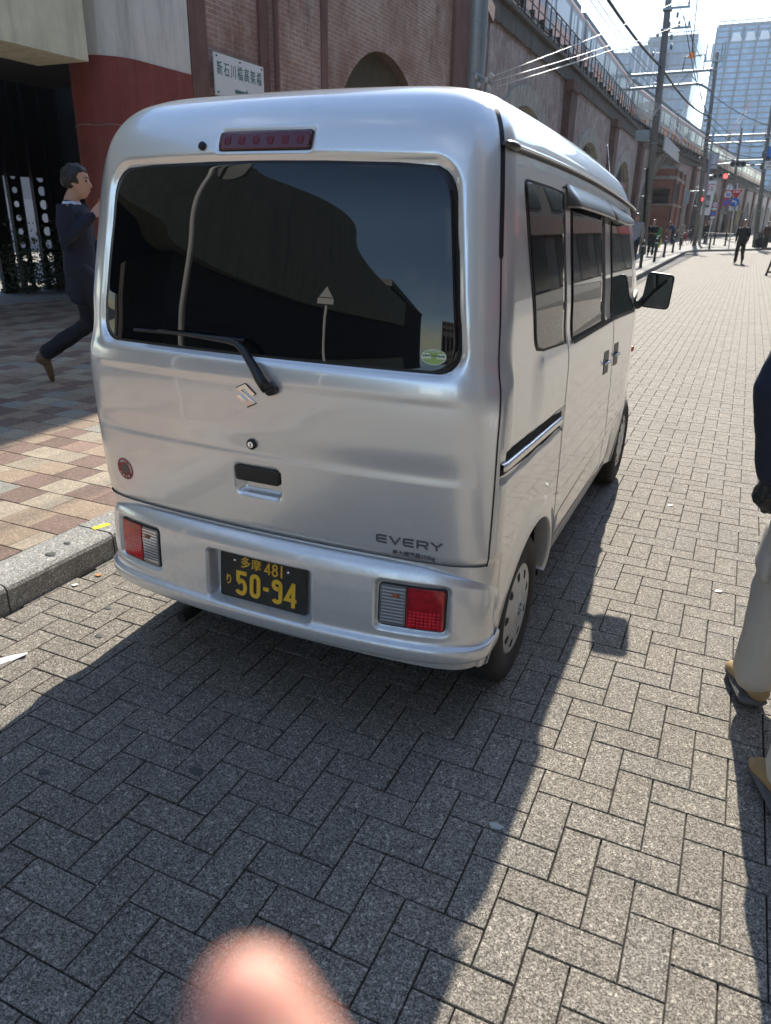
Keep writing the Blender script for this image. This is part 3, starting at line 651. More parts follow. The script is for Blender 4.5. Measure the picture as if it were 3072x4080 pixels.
        mb = MB(); mb.add([(sgn*.42, ay+aa*math.cos(a), az+ab*math.sin(a)) for a in angs], [tuple(range(len(angs)))]); mb.build('wheel_well', M_UNDER, par)
    mb = MB(); p = side(2.93, .835, .004, sgn); mb.sphere(p, (.010, .032, .018), 12, 8); mb.build('side_indicator', M_AMB, van, True)
# windscreen, bonnet lamps (out of view but part of the van)
def front_pt(x, z):
    yf = float(np.interp(z, PR[:, 3], PR[:, 2])); w_ = float(w_at(z)); fa = min(1, abs(x)/w_); return yf-.16*(1-math.sqrt(max(0, 1-fa**5)))
def fsurf(x, z, off): y = front_pt(x, z); return np.array([x*float(taper(y)), y+off*.8, z-float(drop(y, z))+off*.6])
poly_patch(fsurf, rpoly([(-.60, 1.10), (.60, 1.10), (.53, 1.62), (-.53, 1.62)], .06), .004, M_GLASS2, 'windscreen', van, .05, .006, flip=True)
for s_ in (-1, 1):
    poly_patch(fsurf, rpoly([(s_*.62-.08, .68), (s_*.62+.06, .68), (s_*.62+.06, .90), (s_*.62-.08, .90)], .03), .006, M_CLR, 'headlight', van, .03, .008, flip=True)
# --- rear bumper
BT = [(.690, .045, .262), (.706, .015, .272), (.722, -.030, .284), (.733, -.056, .300), (.737, -.061, .325), (.7375, -.061, .342), (.735, -.056, .3475), (.728, -.045, .352), (.7265, -.043, .362), (.728, -.044, .42), (.728, -.041, .50), (.726, -.036, .555), (.722, -.027, .580), (.716, -.012, .596), (.708, .004, .601), (.695, .040, .603)]
BT = np.array(BT); rowsB = []
for i in range(len(BT)-1):
    k = max(2, int(np.linalg.norm(BT[i+1]-BT[i])/.0045))
    for j in range(k): rowsB.append(BT[i]+(BT[i+1]-BT[i])*j/k)
rowsB.append(BT[-1]); rowsB = np.array(rowsB)
for _ in range(3): rowsB[1:-1] = (rowsB[:-2]+2*rowsB[1:-1]+rowsB[2:])/4
BBOW, BRC, BNX = .068, .13, 9.0
def ztop_scale(y, z):
    zt_ = np.interp(y, [.03, .09, .16, .26, .34], [.603, .575, .54, .50, .475]); return .262+(z-.262)*np.where(z > .35, (zt_-.262)/(.603-.262), 1)
bq = np.concatenate([np.linspace(0, .80, 160)[:-1], np.sin(np.linspace(math.asin(.80**(BNX/2)), math.pi/2, 44))**(2/BNX)]); bq[-1] = 1
def bsurf_y(q, yr): return yr+BBOW*q*q+BRC*(1-np.clip(1-q**BNX, 0, 1)**(1/MX))
w, yr, z = rowsB.T; nb_ = len(bq); sidey = np.linspace(0, 1, 30)[1:]
Pm = np.zeros((len(rowsB), nb_+29, 3)); Pm[:, :nb_, 0] = bq*w[:, None]; Pm[:, :nb_, 1] = bsurf_y(bq[None], yr[:, None]); Pm[:, :nb_, 2] = z[:, None]
ye = Pm[:, nb_-1, 1]; yend = np.interp(z, [.262, .35, .5, .603], [.19, .205, .26, .30]); Pm[:, nb_:, 0] = w[:, None]; Pm[:, nb_:, 1] = ye[:, None]+(yend-ye)[:, None]*sidey; Pm[:, nb_:, 2] = z[:, None]
def rbox(x, z, x0, x1, z0, z1, r):
    qx = np.abs(x-(x0+x1)/2)-(x1-x0)/2+r; qz = np.abs(z-(z0+z1)/2)-(z1-z0)/2+r
    return np.hypot(np.maximum(qx, 0), np.maximum(qz, 0))+np.minimum(np.maximum(qx, qz), 0)-r
xb, zb_ = Pm[..., 0], Pm[..., 2]
LMP = (.415, .617, .396, .536)
inn = .047*sm(.004, -.012, rbox(xb, zb_, -.196, .196, .352, .528, .014))
lamp = .016*sm(.010, .001, rbox(xb, zb_, LMP[0]-.004, LMP[1]+.004, LMP[2]-.004, LMP[3]+.004, .014))
lip = .052*sm(.012, -.0, rbox(xb, zb_, -.190, .190, .300, .36, .01))*0
Pm[..., 1] += np.where(np.arange(Pm.shape[1])[None] < nb_, inn+lamp, 0)
Pm[..., 2] = ztop_scale(Pm[..., 1], Pm[..., 2])
PL = Pm[:, ::-1].copy(); PL[..., 0] *= -1; Bf = np.concatenate([PL[:, :-1], Pm], 1)
bumper = link('rear_bumper', grid_mesh(Bf), M_PAINT, van, True)
def bumper_y(x, z): return float(np.interp(z, rowsB[:, 2], rowsB[:, 1]))+float(BBOW*(x/.73)**2+BRC*(1-max(0, 1-(abs(x)/.73)**BNX)**(1/MX)))
def bsurf(x, z, off): return np.array([x, bumper_y(x, z)-off, z])
for s_ in (-1, 1):
    a0, a1, c0_, c1_ = LMP; A = lambda x: x*s_
    def rect(x0, x1, z0, z1, r):
        xs = sorted((x0*s_, x1*s_)); return rpoly([(xs[0], z0), (xs[1], z0), (xs[1], z1), (xs[0], z1)], r)
    bez = poly_patch(bsurf, rect(a0, a1, c0_, c1_, .014), -.010, M_RUB, 'tail_lamp', bumper, .012, .006)
    sp_ = a0+.086
    poly_patch(bsurf, rect(a0+.005, sp_-.002, c0_+.005, c1_-.005, .008), -.0075, M_CLR, 'clear_lens', bez, .006, .004)
    poly_patch(bsurf, rect(sp_+.002, a1-.005, c0_+.005, c1_-.005, .008), -.0075, M_RED, 'red_lens', bez, .006, .004)
    rb_ = MB()
    for k in range(11):
        zz = c0_+.016+k*.0108; x0_, x1_ = sorted(((a0+.011)*s_, (sp_-.006)*s_)); rb_.prism([(x0_, zz), (x1_, zz), (x1_, zz+.0042), (x0_, zz+.0042)], bsurf, -.0076, -.0058)
    rb_.build('lens_ribs', mat('lens_rib', (.78, .78, .78), .12, metal=.6), bez)
    rb_ = MB()
    for k in range(5):
        for j in range(8):
            zz = c0_+.014+k*.0105; xa = (sp_+.010+j*.0118)*s_; x0_, x1_ = sorted((xa, xa+.007*s_)); rb_.prism([(x0_, zz), (x1_, zz), (x1_, zz+.005), (x0_, zz+.005)], bsurf, -.0076, -.0062)
    rb_.build('reflector_cells', mat('reflector_cell', (.85, .03, .05), .12, coat=1), bez)
    rb_ = MB(); xq = (a0+.055)*s_; rb_.sphere(bsurf(xq, c1_-.034, -.004), (.012, .005, .007), 12, 8); rb_.build('amber_bulb', mat('amber_bulb', (.34, .10, .03), .3), bez, True)
# --- number plate
pl_c = Vector((0, -.006, .440)); tl_ = math.radians(5.5); PF = frame(pl_c, (1, 0, 0), (0, math.sin(tl_), math.cos(tl_)))
pf = fmap(PF); pm = MB(); pm.prism(rpoly([(-.165, -.0825), (.165, -.0825), (.165, .0825), (-.165, .0825)], .008), pf, -.0005, .001); plate = pm.build('number_plate', M_PLATE, bumper)
pr = MB(); ribbon(pr, rpoly([(-.1605, -.078), (.1605, -.078), (.1605, .078), (-.1605, .078)], .010), .0016, pf, .001, .0018, True); pr.build('plate_rim', M_PLATE, plate)
dg = MB(); H0, H1 = -.067, .017; sw = .0140
def stroke(pts, w=sw, closed=False): ribbon(dg, pts, w, pf, .0012, .0028, closed)
Wd = .041; hh = H1-H0
def D5(x): stroke([(x+Wd, H1-sw/2), (x+sw/2, H1-sw/2), (x+sw/2, H0+hh*.60)]+arc(x+Wd*.5, H0+hh*.33, Wd*.5-sw/2+.001, hh*.27, 130, -90, 14)+arc(x+Wd*.45, H0+hh*.24, Wd*.42, hh*.17, 270, 200, 4))
def D0(x): stroke(arc(x+Wd/2, H1-Wd/2, Wd/2-sw/2, Wd/2-sw/2, 0, 180, 10)+arc(x+Wd/2, H0+Wd/2, Wd/2-sw/2, Wd/2-sw/2, 180, 360, 10), closed=True)
def D9(x): stroke(arc(x+Wd/2, H1-Wd*.48, Wd/2-sw/2, Wd*.48-sw/2, 0, 360, 20), closed=True); stroke([(x+Wd-sw/2, H1-Wd*.48)]+[(x+Wd-sw/2, H0+hh*.28)]+arc(x+Wd*.5, H0+hh*.22, Wd*.5-sw/2, hh*.22-sw/2, -20, -160, 10))
def D4(x): stroke([(x+Wd*.72, H0), (x+Wd*.72, H1)]); stroke([(x+Wd*.72, H1-.004), (x+.003, H0+hh*.30), (x+Wd*1.02, H0+hh*.30)], sw*.92)
D5(-.102); D0(-.049); stroke([(.003, -.026), (.024, -.026)], .013); D9(.035); D4(.087)
dg.build('plate_digits', M_YEL, plate)
for tx, px, pz, sz, bo, sx_ in (("多", -.067, .046, .040, .0006, 1), ("摩", -.025, .046, .040, .0002, 1), ("り", -.132, -.024, .038, .0008, .75)):
    link('lettering', text_mesh(tx, sz, PF @ Matrix.Translation((px, pz, .0015)), .001, bo, 1, sx_), M_YEL, plate)
dg = MB(); sw2 = .0055
def st2(p, c=False): ribbon(dg, p, sw2, pf, .0012, .0025, c)
st2([(.0235, .026), (.0235, .067)]); st2([(.0235, .065), (.009, .037), (.030, .037)]); st2(arc(.046, .0565, .0078, .0078, 0, 360, 14)[:-1], True); st2(arc(.046, .037, .0090, .0095, 0, 360, 14)[:-1], True); st2([(.071, .026), (.071, .067)])
dg.build('plate_digits', M_YEL, plate)
for sx_ in (-.108, .096):
    sc1 = MB(); sc1.lathe([(.0, .0035), (.0035, .0035), (.0048, .002), (.0052, 0)], (0, 0, 0), 'Z', 14); sc1.v = [tuple(PF @ Vector((a+sx_, b_+.050, c_+.001))) for a, b_, c_ in sc1.v]; sc1.build('plate_screw', M_CHROME, plate, True)
# --- wheels
def wheel(y, sgn):
    w_ = thing('wheel', None, None, (sgn*.655, y, .267)); w_.parent = van; w_.location = Vector((sgn*.655, y, .267))-van.location
    R = .267
    prf = [(.150, -.060), (.175, -.066), (.215, -.070), (.245, -.066), (.260, -.055), (.267, -.035), (.267, .035), (.260, .053), (.247, .062), (.222, .0685), (.195, .069), (.172, .064), (.160, .055)]
    m_ = MB(); m_.lathe([(r, h*sgn) for r, h in prf], (sgn*.655, y, R), 'X', 72); m_.build('tyre', M_TYRE, w_, True)
    m_ = MB()
    for k in range(4):
        r_ = .267; h = -.027+.018*k; m_.lathe([(r_+.0004, (h-.0015)*sgn), (r_+.0004, (h+.0015)*sgn)], (sgn*.655, y, R), 'X', 72)
    m_.build('tread_groove', M_GAP, w_)
    cp = [(0, .069), (.035, .0685), (.040, .0645), (.060, .064), (.100, .0625), (.128, .060), (.134, .0585), (.150, .058), (.157, .060), (.163, .057), (.166, .050)]
    m_ = MB(); m_.lathe([(r, h*sgn) for r, h in cp], (sgn*.655, y, R), 'X', 72); cap_ = m_.build('hubcap', M_CAP, w_, True)
    for k in range(9):
        a = 2*math.pi*k/9+.25
        def fw(aa, rr_, d, a=a): t_ = a+aa; return (sgn*(.655+float(np.interp(rr_, [c[0] for c in cp], [c[1] for c in cp]))+.0006+d), y+rr_*math.cos(t_), R+rr_*math.sin(t_))
        m_ = MB(); m_.prism([(-.085, .112), (.085, .112), (.115, .136), (.060, .141), (-.06, .141), (-.115, .136)], fw, -.002, .0008); m_.build('vent_hole', M_GAP, cap_)
    m_ = MB(); e_ = [(a*.85, b_*.85) for a, b_ in Pb]
    m_.prism([(a*sgn, b_) for a, b_ in (e_[::-1] if sgn > 0 else e_)], lambda a, b_, d: (sgn*(.655+.0690+d), y+a, R+b_), 0, .002); m_.build('emblem', M_CHROME, cap_)
    m_ = MB(); m_.lathe([(0, -.05*sgn), (.15, -.05*sgn), (.16, .05*sgn), (.16, .052*sgn)], (sgn*.655, y, R), 'X', 32); m_.build('rim', M_UNDER, w_)
for sgn in (1, -1):
    wheel(.502, sgn); wheel(2.902, sgn)
# --- mirrors, aerial
for sgn in (1, -1):
    m_ = MB(); YM = 2.60
    shp = rpoly([(.752, 1.112), (.900, 1.104), (.908, 1.285), (.770, 1.300)], .026, 5)
    L1 = [(x_*sgn, YM, z_) for x_, z_ in shp]; cxm, czm = .83, 1.20
    rings = [[(sgn*(cxm+(x_-cxm)*k), YM+d, czm+(z_-czm)*k) for x_, z_ in shp] for k, d in ((.93, .004), (.97, -.002), (1, .004), (1.0, .02), (.97, .06), (.85, .085), (.6, .097), (.1, .10))]
    vs = [p for r_ in rings for p in r_]; n_ = len(shp); fs = [(i*n_+k, i*n_+(k+1) % n_, (i+1)*n_+(k+1) % n_, (i+1)*n_+k) for i in range(len(rings)-1) for k in range(n_)]
    m_.add(vs, fs+[tuple((len(rings)-1)*n_+k for k in range(n_))]); mir = m_.build('door_mirror', M_BLK, van, True)
    g_ = MB(); g_.prism([(cxm+(x_-cxm)*.925, czm+(z_-czm)*.925) for x_, z_ in shp], lambda a, b_, d: (a*sgn, YM+.001-d, b_), -.004, .0025); g_.build('mirror_glass', mat('mirror_glass', (.14, .16, .16), .02, metal=1), mir)
    a_ = MB(); a_.tube([(sgn*.70, 2.60, 1.12), (sgn*.735, 2.62, 1.12), (sgn*.77, 2.64, 1.15), (sgn*.79, 2.66, 1.2)], [.02, .024, .026, .02], 8); a_.prism([(2.50, 1.10), (2.64, 1.08), (2.60, 1.20)], lambda a, b_, d: (sgn*(.700+d), a, b_), 0, .03); a_.build('mirror_arm', M_BLK, mir, True)
an = MB(); an.tube([(.52, 2.86, 1.55), (.50, 2.75, 1.70), (.47, 2.63, 1.92)], [.004, .003, .002], 8); an.tube([(.52, 2.86, 1.50), (.52, 2.86, 1.56)], .009, 10); an.sphere((.47, 2.63, 1.92), .005, 8, 6); an.build('aerial', M_CHROME, van, True)

# ------------------------------------------------------------------ railway viaduct on the left
def brick_mat(name, c1, c2, mortar, stain, stain_amt, scale=1.0, axis='Y', streak=(.045, .040, .035), pale=(.42, .39, .37), pale_amt=.0):
    m = mat(name, c1, .9, spec=.2); nt, b = nodes_of(m); t = N(nt, 'ShaderNodeTexCoord'); s_ = N(nt, 'ShaderNodeSeparateXYZ'); Lk(nt, t.outputs['Object'], s_.inputs[0])
    c = N(nt, 'ShaderNodeCombineXYZ'); add = N(nt, 'ShaderNodeMath'); add.operation = 'ADD'; Lk(nt, s_.outputs[0], add.inputs[0]); Lk(nt, s_.outputs[1], add.inputs[1])
    Lk(nt, add.outputs[0], c.inputs[0]); Lk(nt, s_.outputs[2], c.inputs[1])
    bt = N(nt, 'ShaderNodeTexBrick'); bt.inputs['Scale'].default_value = 1/scale; bt.inputs['Brick Width'].default_value = .225; bt.inputs['Row Height'].default_value = .072; bt.inputs['Mortar Size'].default_value = .006
    bt.inputs['Color1'].default_value = (*c1, 1); bt.inputs['Color2'].default_value = (*c2, 1); bt.inputs['Mortar'].default_value = (*mortar, 1); Lk(nt, c.outputs[0], bt.inputs['Vector'])
    n = N(nt, 'ShaderNodeTexNoise'); n.inputs['Scale'].default_value = .8; n.inputs['Detail'].default_value = 7; n.inputs['Roughness'].default_value = .7; Lk(nt, t.outputs['Object'], n.inputs['Vector'])
    r = ramp(nt, n.outputs['Fac'], [(.35, (0, 0, 0)), (.65, (stain_amt,)*3)]); col = mixc(nt, r.outputs[0], bt.outputs['Color'], stain)
    mp_ = N(nt, 'ShaderNodeMapping'); mp_.inputs['Scale'].default_value = (1.5, 1.5, .55); Lk(nt, t.outputs['Object'], mp_.inputs[0])
    n2 = N(nt, 'ShaderNodeTexNoise'); n2.inputs['Scale'].default_value = 1.4; n2.inputs['Detail'].default_value = 8; n2.inputs['Roughness'].default_value = .72; Lk(nt, mp_.outputs[0], n2.inputs['Vector'])
    r2 = ramp(nt, n2.outputs['Fac'], [(.54, (0, 0, 0)), (.70, (.70, .70, .70))]); col = mixc(nt, r2.outputs[0], col, streak)
    n3 = N(nt, 'ShaderNodeTexNoise'); n3.inputs['Scale'].default_value = 3.1; n3.inputs['Detail'].default_value = 8; n3.inputs['Roughness'].default_value = .75; Lk(nt, mp_.outputs[0], n3.inputs['Vector'])
    r3 = ramp(nt, n3.outputs['Fac'], [(.50, (0, 0, 0)), (.70, (pale_amt,)*3)]); col = mixc(nt, r3.outputs[0], col, pale)
    Lk(nt, col, b.inputs['Base Color']); u = N(nt, 'ShaderNodeBump'); u.inputs['Strength'].default_value = .7; u.inputs['Distance'].default_value = .006
    iv = N(nt, 'ShaderNodeMath'); iv.operation = 'SUBTRACT'; iv.inputs[0].default_value = 1; Lk(nt, bt.outputs['Fac'], iv.inputs[1]); Lk(nt, iv.outputs[0], u.inputs['Height']); Lk(nt, u.outputs[0], b.inputs['Normal'])
    return m
def stained(name, col, amt=.3, streak=(.06, .055, .05), k=.6, rough=.9, horiz=1.0):
    m = mat(name, col, rough, spec=.3); nt, b = nodes_of(m); t = N(nt, 'ShaderNodeTexCoord')
    n = N(nt, 'ShaderNodeTexNoise'); n.inputs['Scale'].default_value = 2.2*horiz; n.inputs['Detail'].default_value = 7; n.inputs['Roughness'].default_value = .7; Lk(nt, t.outputs['Object'], n.inputs['Vector'])
    r = ramp(nt, n.outputs['Fac'], [(.3, (1-amt,)*3), (.7, (1+amt*.6,)*3)]); c = mixc(nt, 1.0, col, r.outputs[0], 'MULTIPLY')
    mp_ = N(nt, 'ShaderNodeMapping'); mp_.inputs['Scale'].default_value = (3.2, 3.2, .2); Lk(nt, t.outputs['Object'], mp_.inputs[0])
    n2 = N(nt, 'ShaderNodeTexNoise'); n2.inputs['Scale'].default_value = 1.7*horiz; n2.inputs['Detail'].default_value = 8; n2.inputs['Roughness'].default_value = .7; Lk(nt, mp_.outputs[0], n2.inputs['Vector'])
    r2 = ramp(nt, n2.outputs['Fac'], [(.48, (0, 0, 0)), (.72, (k, k, k))]); c = mixc(nt, r2.outputs[0], c, streak); Lk(nt, c, b.inputs['Base Color']); return m
M_BRK = brick_mat('old_grey_brick', (.42, .31, .27), (.50, .40, .36), (.52, .47, .43), (.22, .15, .13), .7, pale=(.66, .60, .56), pale_amt=.9, scale=1.3)
M_BRN = brick_mat('old_brown_brick', (.40, .25, .185), (.48, .34, .28), (.72, .62, .52), (.25, .135, .10), .85, pale=(.52, .43, .37), pale_amt=.7, scale=1.05)
M_BRR = brick_mat('red_brick', (.30, .115, .075), (.34, .15, .10), (.33, .26, .22), (.24, .09, .06), .6)
M_PIL = stained('rusty_brick_red', (.17, .095, .08), .35, (.05, .035, .03), .7)
M_RING = stained('arch_concrete', (.46, .43, .37), .3, (.09, .085, .075), .75)
M_PARA = stained('dark_parapet_concrete', (.14, .125, .105), .35, (.03, .03, .028), .8)
M_FILL = stained('infill_render', (.23, .225, .20), .3, (.07, .068, .06), .75)
M_DKO = mat('dark_opening', (.02, .02, .02), .9)
M_STEEL = mat('dark_steel', (.035, .033, .032), .6)
_xy = [(-20, -6.62), (20.6, -6.62), (20.8, -6.9), (24, -6.95), (45, -7.3), (62, -7.55), (72, -7.1), (82, -6.1), (92, -5.2), (105, -4.2), (120, -3.1), (149, -.4), (172, 1.9), (195, 4.1), (230, 8.5), (300, 20)]
def XF(y): return float(np.interp(y, [p[0] for p in _xy], [p[1] for p in _xy]))
via = thing('railway_viaduct', 'long soot-stained brick viaduct with blind arches and dark parapet carrying the train', 'viaduct', (-9, 40, 0))
def vmap(y, z, d): return (XF(y)+d, y, z)
ZB, ZP = 7.15, 7.85
def vbox(mb, y0, y1, z0, z1, d0, d1, n=1):
    for i in range(n):
        a = y0+(y1-y0)*i/n; b_ = y0+(y1-y0)*(i+1)/n
        mb.add([vmap(a, z0, d0), vmap(b_, z0, d0), vmap(b_, z1, d0), vmap(a, z1, d0), vmap(a, z0, d1), vmap(b_, z0, d1), vmap(b_, z1, d1), vmap(a, z1, d1)], [(0, 1, 2, 3), (7, 6, 5, 4), (0, 4, 5, 1), (1, 5, 6, 2), (2, 6, 7, 3), (3, 7, 4, 0)])
PIL = [21.2+13.6*k for k in range(14)]
for k, yp in enumerate(PIL):
    m_ = MB(); vbox(m_, yp-.65, yp+.65, 0, ZB+.05, -.3, .34); vbox(m_, yp-.78, yp+.78, ZB-.35, ZB+.04, -.2, .42); vbox(m_, yp-.75, yp+.75, 0, .9, -.2, .44); m_.build('pilaster', M_PIL, via)
    if k == len(PIL)-1: break
    yc = yp+6.8; hw, zt0, zs = 4.9, 6.05, 2.0
    if k == 3:   # bay taken by the red station block
        pass
    m_ = MB(); cols = np.linspace(yp+.64, PIL[k+1]-.64, 49)
    def at(y, h=hw, t_=zt0): u_ = abs(y-yc)/h; return zs+(t_-zs)*math.sqrt(1-u_*u_) if u_ < 1 else 0
    for i in range(len(cols)-1):
        a, b_ = cols[i], cols[i+1]; za, zb2 = at(a), at(b_)
        if (za > 0) != (zb2 > 0): za = zb2 = max(za, zb2)*0
        m_.add([vmap(a, za, 0), vmap(b_, zb2, 0), vmap(b_, ZB, 0), vmap(a, ZB, 0)], [(0, 1, 2, 3)])
    m_.build('brick_wall', M_BRK, via)
    m_ = MB(); an_ = [math.pi*i/36 for i in range(37)]
    def ap(a, h, t_, d): return vmap(yc-h*math.cos(a), zs+(t_-zs)*math.sin(a), d)
    for (h0, t0, d0), (h1, t1, d1) in (((hw+.06, zt0+.06, .0), (hw+.05, zt0+.05, .07)), ((hw+.05, zt0+.05, .07), (hw-.62, zt0-.62, .07)), ((hw-.62, zt0-.62, .07), (hw-.62, zt0-.62, -.30))):
        m_.add([ap(a, h0, t0, d0) for a in an_]+[ap(a, h1, t1, d1) for a in an_], [(i, i+1, 38+i, 37+i) for i in range(36)])
    for s_ in (-1, 1):
        ya, yb2 = sorted((yc+s_*(hw+.05), yc+s_*(hw-.62))); vbox(m_, ya, yb2, 0, zs+.001, -.30, .07)
    m_.build('arch_ring', M_RING, via)
    m_ = MB(); vbox(m_, yc-hw, yc+hw, 0, zt0, -.34, -.28); m_.build('infill_wall', M_FILL, via)
    m_ = MB(); rr_ = 2.2
    m_.add([vmap(yc-.3-rr_*math.cos(a), 3.1+rr_*math.sin(a), -.27) for a in an_]+[vmap(yc-.3+rr_, 0.1, -.27), vmap(yc-.3-rr_, 0.1, -.27)], [tuple(range(39))]); m_.build('arched_opening', M_DKO, via)
for k in range(len(PIL)-1):
    a, b_ = PIL[k]-.0, PIL[k+1]; m_ = MB(); vbox(m_, a, b_, ZB, ZP-.12, -1.2, .12, 4); vbox(m_, a, b_, ZP-.119, ZP, -1.2, .25, 4); m_.build('parapet', M_PARA, via)
    m_ = MB(); y = a+.3
    m_.tube([vmap(a, ZP+1.05, .18), vmap(b_, ZP+1.05, .18)], .028, 6); m_.tube([vmap(a, ZP+.55, .18), vmap(b_, ZP+.55, .18)], .022, 6)
    while y < b_: m_.tube([vmap(y, ZP-.05, .18), vmap(y, ZP+1.07, .18)], .028, 5); y += .92 if a < 60 else 1.8
    m_.build('railing', M_STEEL, via)
    m_ = MB(); 
    for j in range(3): m_.tube([vmap(a+(b_-a)*t_/10, ZP+.16+.13*j+.04*math.sin(t_*1.9+j), .06-.05*j) for t_ in range(11)], .05-.01*j, 6)
    for j in range(9): y = a+.6+1.45*j; m_.box(XF(y)-.15, XF(y)+.1, y, y+.12, ZP-.01, ZP+.5)
    m_.build('cable_trough', M_STEEL, via)
m_ = MB(); vbox(m_, 20.6, 198, ZB+.3, ZP-.2, -12, -1.1, 40); m_.build('deck', M_PARA, via)
m_ = MB(); vbox(m_, 20.6, 198, 0, ZB+.3, -1.4, -1.15, 40); m_.build('core_wall', M_FILL, via)
# end face, coloured dark olive at the corner
m_ = MB(); m_.box(-9.5, -6.72, 20.3, 20.62, 0, 9.6); m_.build('return_wall', stained('dark_olive_concrete', (.075, .075, .05), .4, (.03, .03, .02), .7), via)

# ------------------------------------------------------------------ near brown-brick building with pipe, arch and sign
nbw = thing('brick_building', 'tall brown brick wall with rusty pilasters and a walled-up arch just above the van roof', 'building', (-7.4, 14, 0))
XN = -6.62
m_ = MB(); yc, rr_ = 14.9, 2.35; zs = 2.5
cols = np.linspace(8.62, 20.3, 81); pa = lambda y: zs+rr_*math.sqrt(max(0, 1-((y-yc)/rr_)**2)) if abs(y-yc) < rr_ else 0
for i in range(80):
    a, b_ = cols[i], cols[i+1]; m_.add([(XN, a, pa(a)), (XN, b_, pa(b_)), (XN, b_, 11), (XN, a, 11)], [(0, 1, 2, 3)])
m_.add([(XN, 20.3, 0), (XN-5, 20.3, 0), (XN-5, 20.3, 11), (XN, 20.3, 11), (XN, 8.62, 11), (XN-5, 8.62, 11)], [(0, 1, 2, 3), (4, 3, 2, 5)])
m_.build('brick_wall', M_BRN, nbw)
m_ = MB(); an_ = [math.pi*i/30 for i in range(31)]
m_.add([(XN+d, yc-rr_*math.cos(a), zs+rr_*math.sin(a)) for d in (0, -.22) for a in an_], [(i, i+1, 32+i, 31+i) for i in range(30)]); m_.build('arch_reveal', stained('brown_render', (.16, .11, .085), .25), nbw)
m_ = MB(); m_.box(XN-.30, XN-.22, yc-rr_-.05, yc+rr_+.05, 0, zs+rr_+.05); m_.build('arch_infill', stained('olive_render', (.095, .075, .045), .3, (.05, .035, .025), .6), nbw)
M_PBR = stained('brown_pilaster', (.20, .115, .095), .25, (.07, .04, .03), .5)
for ya, yb2, d in ((8.20, 8.60, .06), (10.02, 10.28, .05), (12.1, 12.35, .02), (18.9, 20.3, .10)):
    m_ = MB(); m_.box(XN-.1, XN+d, ya, yb2, 0, 11); m_.build('pilaster', M_PBR, nbw)
m_ = MB(); m_.tube([(XN+.10, 10.42, 0), (XN+.10, 10.42, 10)], .05, 10); m_.build('drain_pipe', M_PBR, nbw)
m_ = MB(); m_.box(XN-.05, XN+.05, 8.62, 10.0, 3.02, 3.20); m_.box(XN-.05, XN+.05, 10.5, 12.5, 3.10, 3.26); m_.build('stone_band', stained('pale_stone', (.30, .25, .21), .3), nbw)
# sign board
sgn_ = thing('direction_sign', 'white enamel sign with green Japanese lettering and an arrow on the brown brick wall', 'sign', (XN+.05, 9.4, 3.5))
M_SW = mat('sign_white', (.72, .73, .70), .45, noise=(3, .05)); M_SG = mat('sign_green', (.05, .16, .14), .5)
sy0, sy1, sz0, sz1 = 8.66, 9.98, 3.235, 3.80
XS = XN+.115
m_ = MB(); m_.box(XS-.02, XS, sy0, sy1, sz0, sz1); m_.build('board', M_SW, sgn_)
SFm = frame((XS+.002, (sy0+sy1)/2, (sz0+sz1)/2), (0, 1, 0), (0, 0, 1))
for i, ch in enumerate("新石川橋高架橋"): link('lettering', text_mesh(ch, .205, SFm @ Matrix.Translation((-.53+.176*i, .075, 0)), .002, .0012, 1, .72), M_SG, sgn_)
m_ = MB(); m_.prism([(-.16, -.20), (.14, -.20), (.14, -.235), (.24, -.175), (.14, -.115), (.14, -.15), (-.16, -.15)], fmap(SFm), 0, .002); m_.build('arrow', M_SG, sgn_)
for a, b_ in ((-.60, .24), (.60, .24), (-.60, -.24), (0, .24)):
    m_ = MB(); p = SFm @ Vector((a, b_, .004)); m_.sphere(p, .014, 8, 6); m_.build('bolt', M_STEEL, sgn_)

# ------------------------------------------------------------------ underpass: pier, girder, dark interior
pier = thing('bridge_pier', 'round-nosed concrete pier painted grey above and rust red below', 'pier', (-6.9, 7.2, 0))
def pier_outline(g=0):
    pts = [(-6.55+g, 8.16), (-6.55+g, 7.05)]
    for i in range(1, 13):
        a = math.radians(90*i/12); pts.append((-7.05+(.5+g)*math.cos(a), 7.05-(.5+g)*math.sin(a)))
    for i in range(1, 9):
        a = math.radians(90+90*i/8); pts.append((-7.05+(.5+g)*math.cos(a), 7.05-(.5+g)*math.sin(a)))
    return pts+[(-7.55-g, 8.16)]
M_PGR = stained('grey_pier_paint', (.68, .65, .58), .12, (.22, .21, .19), .55); M_PRD = stained('red_pier_paint', (.25, .065, .052), .25, (.30, .16, .13), .35)
m_ = MB(); m_.prism(pier_outline()[::-1], lambda a, b_, d: (a, b_, d), 3.42, 7.4); m_.build('grey_shaft', M_PGR, pier)
m_ = MB(); m_.prism(pier_outline(.012)[::-1], lambda a, b_, d: (a, b_, d), .10, 3.42); m_.build('red_shaft', M_PRD, pier)
m_ = MB()
for i in range(len(pier_outline())-3):
    a, b_ = pier_outline(.016)[i], pier_outline(.016)[i+1]; m_.tube([(a[0], a[1], 2.62+.008*math.sin(i)), (b_[0], b_[1], 2.62+.008*math.sin(i+1))], .010, 5)
m_.build('seam_line', stained('pale_seam', (.34, .2, .17), .4), pier)
gird = thing('bridge_girder', 'grey-green concrete girder spanning over the dark underpass', 'girder', (-7.5, 2, 3.1))
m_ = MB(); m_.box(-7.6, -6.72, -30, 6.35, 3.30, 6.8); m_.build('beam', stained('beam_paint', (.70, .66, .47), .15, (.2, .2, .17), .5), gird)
m_ = MB(); m_.box(-10.2, -7.62, -30, 8.9, 3.5, 4.2); m_.build('soffit', mat('soffit_dark', (.03, .03, .03), .9), gird)
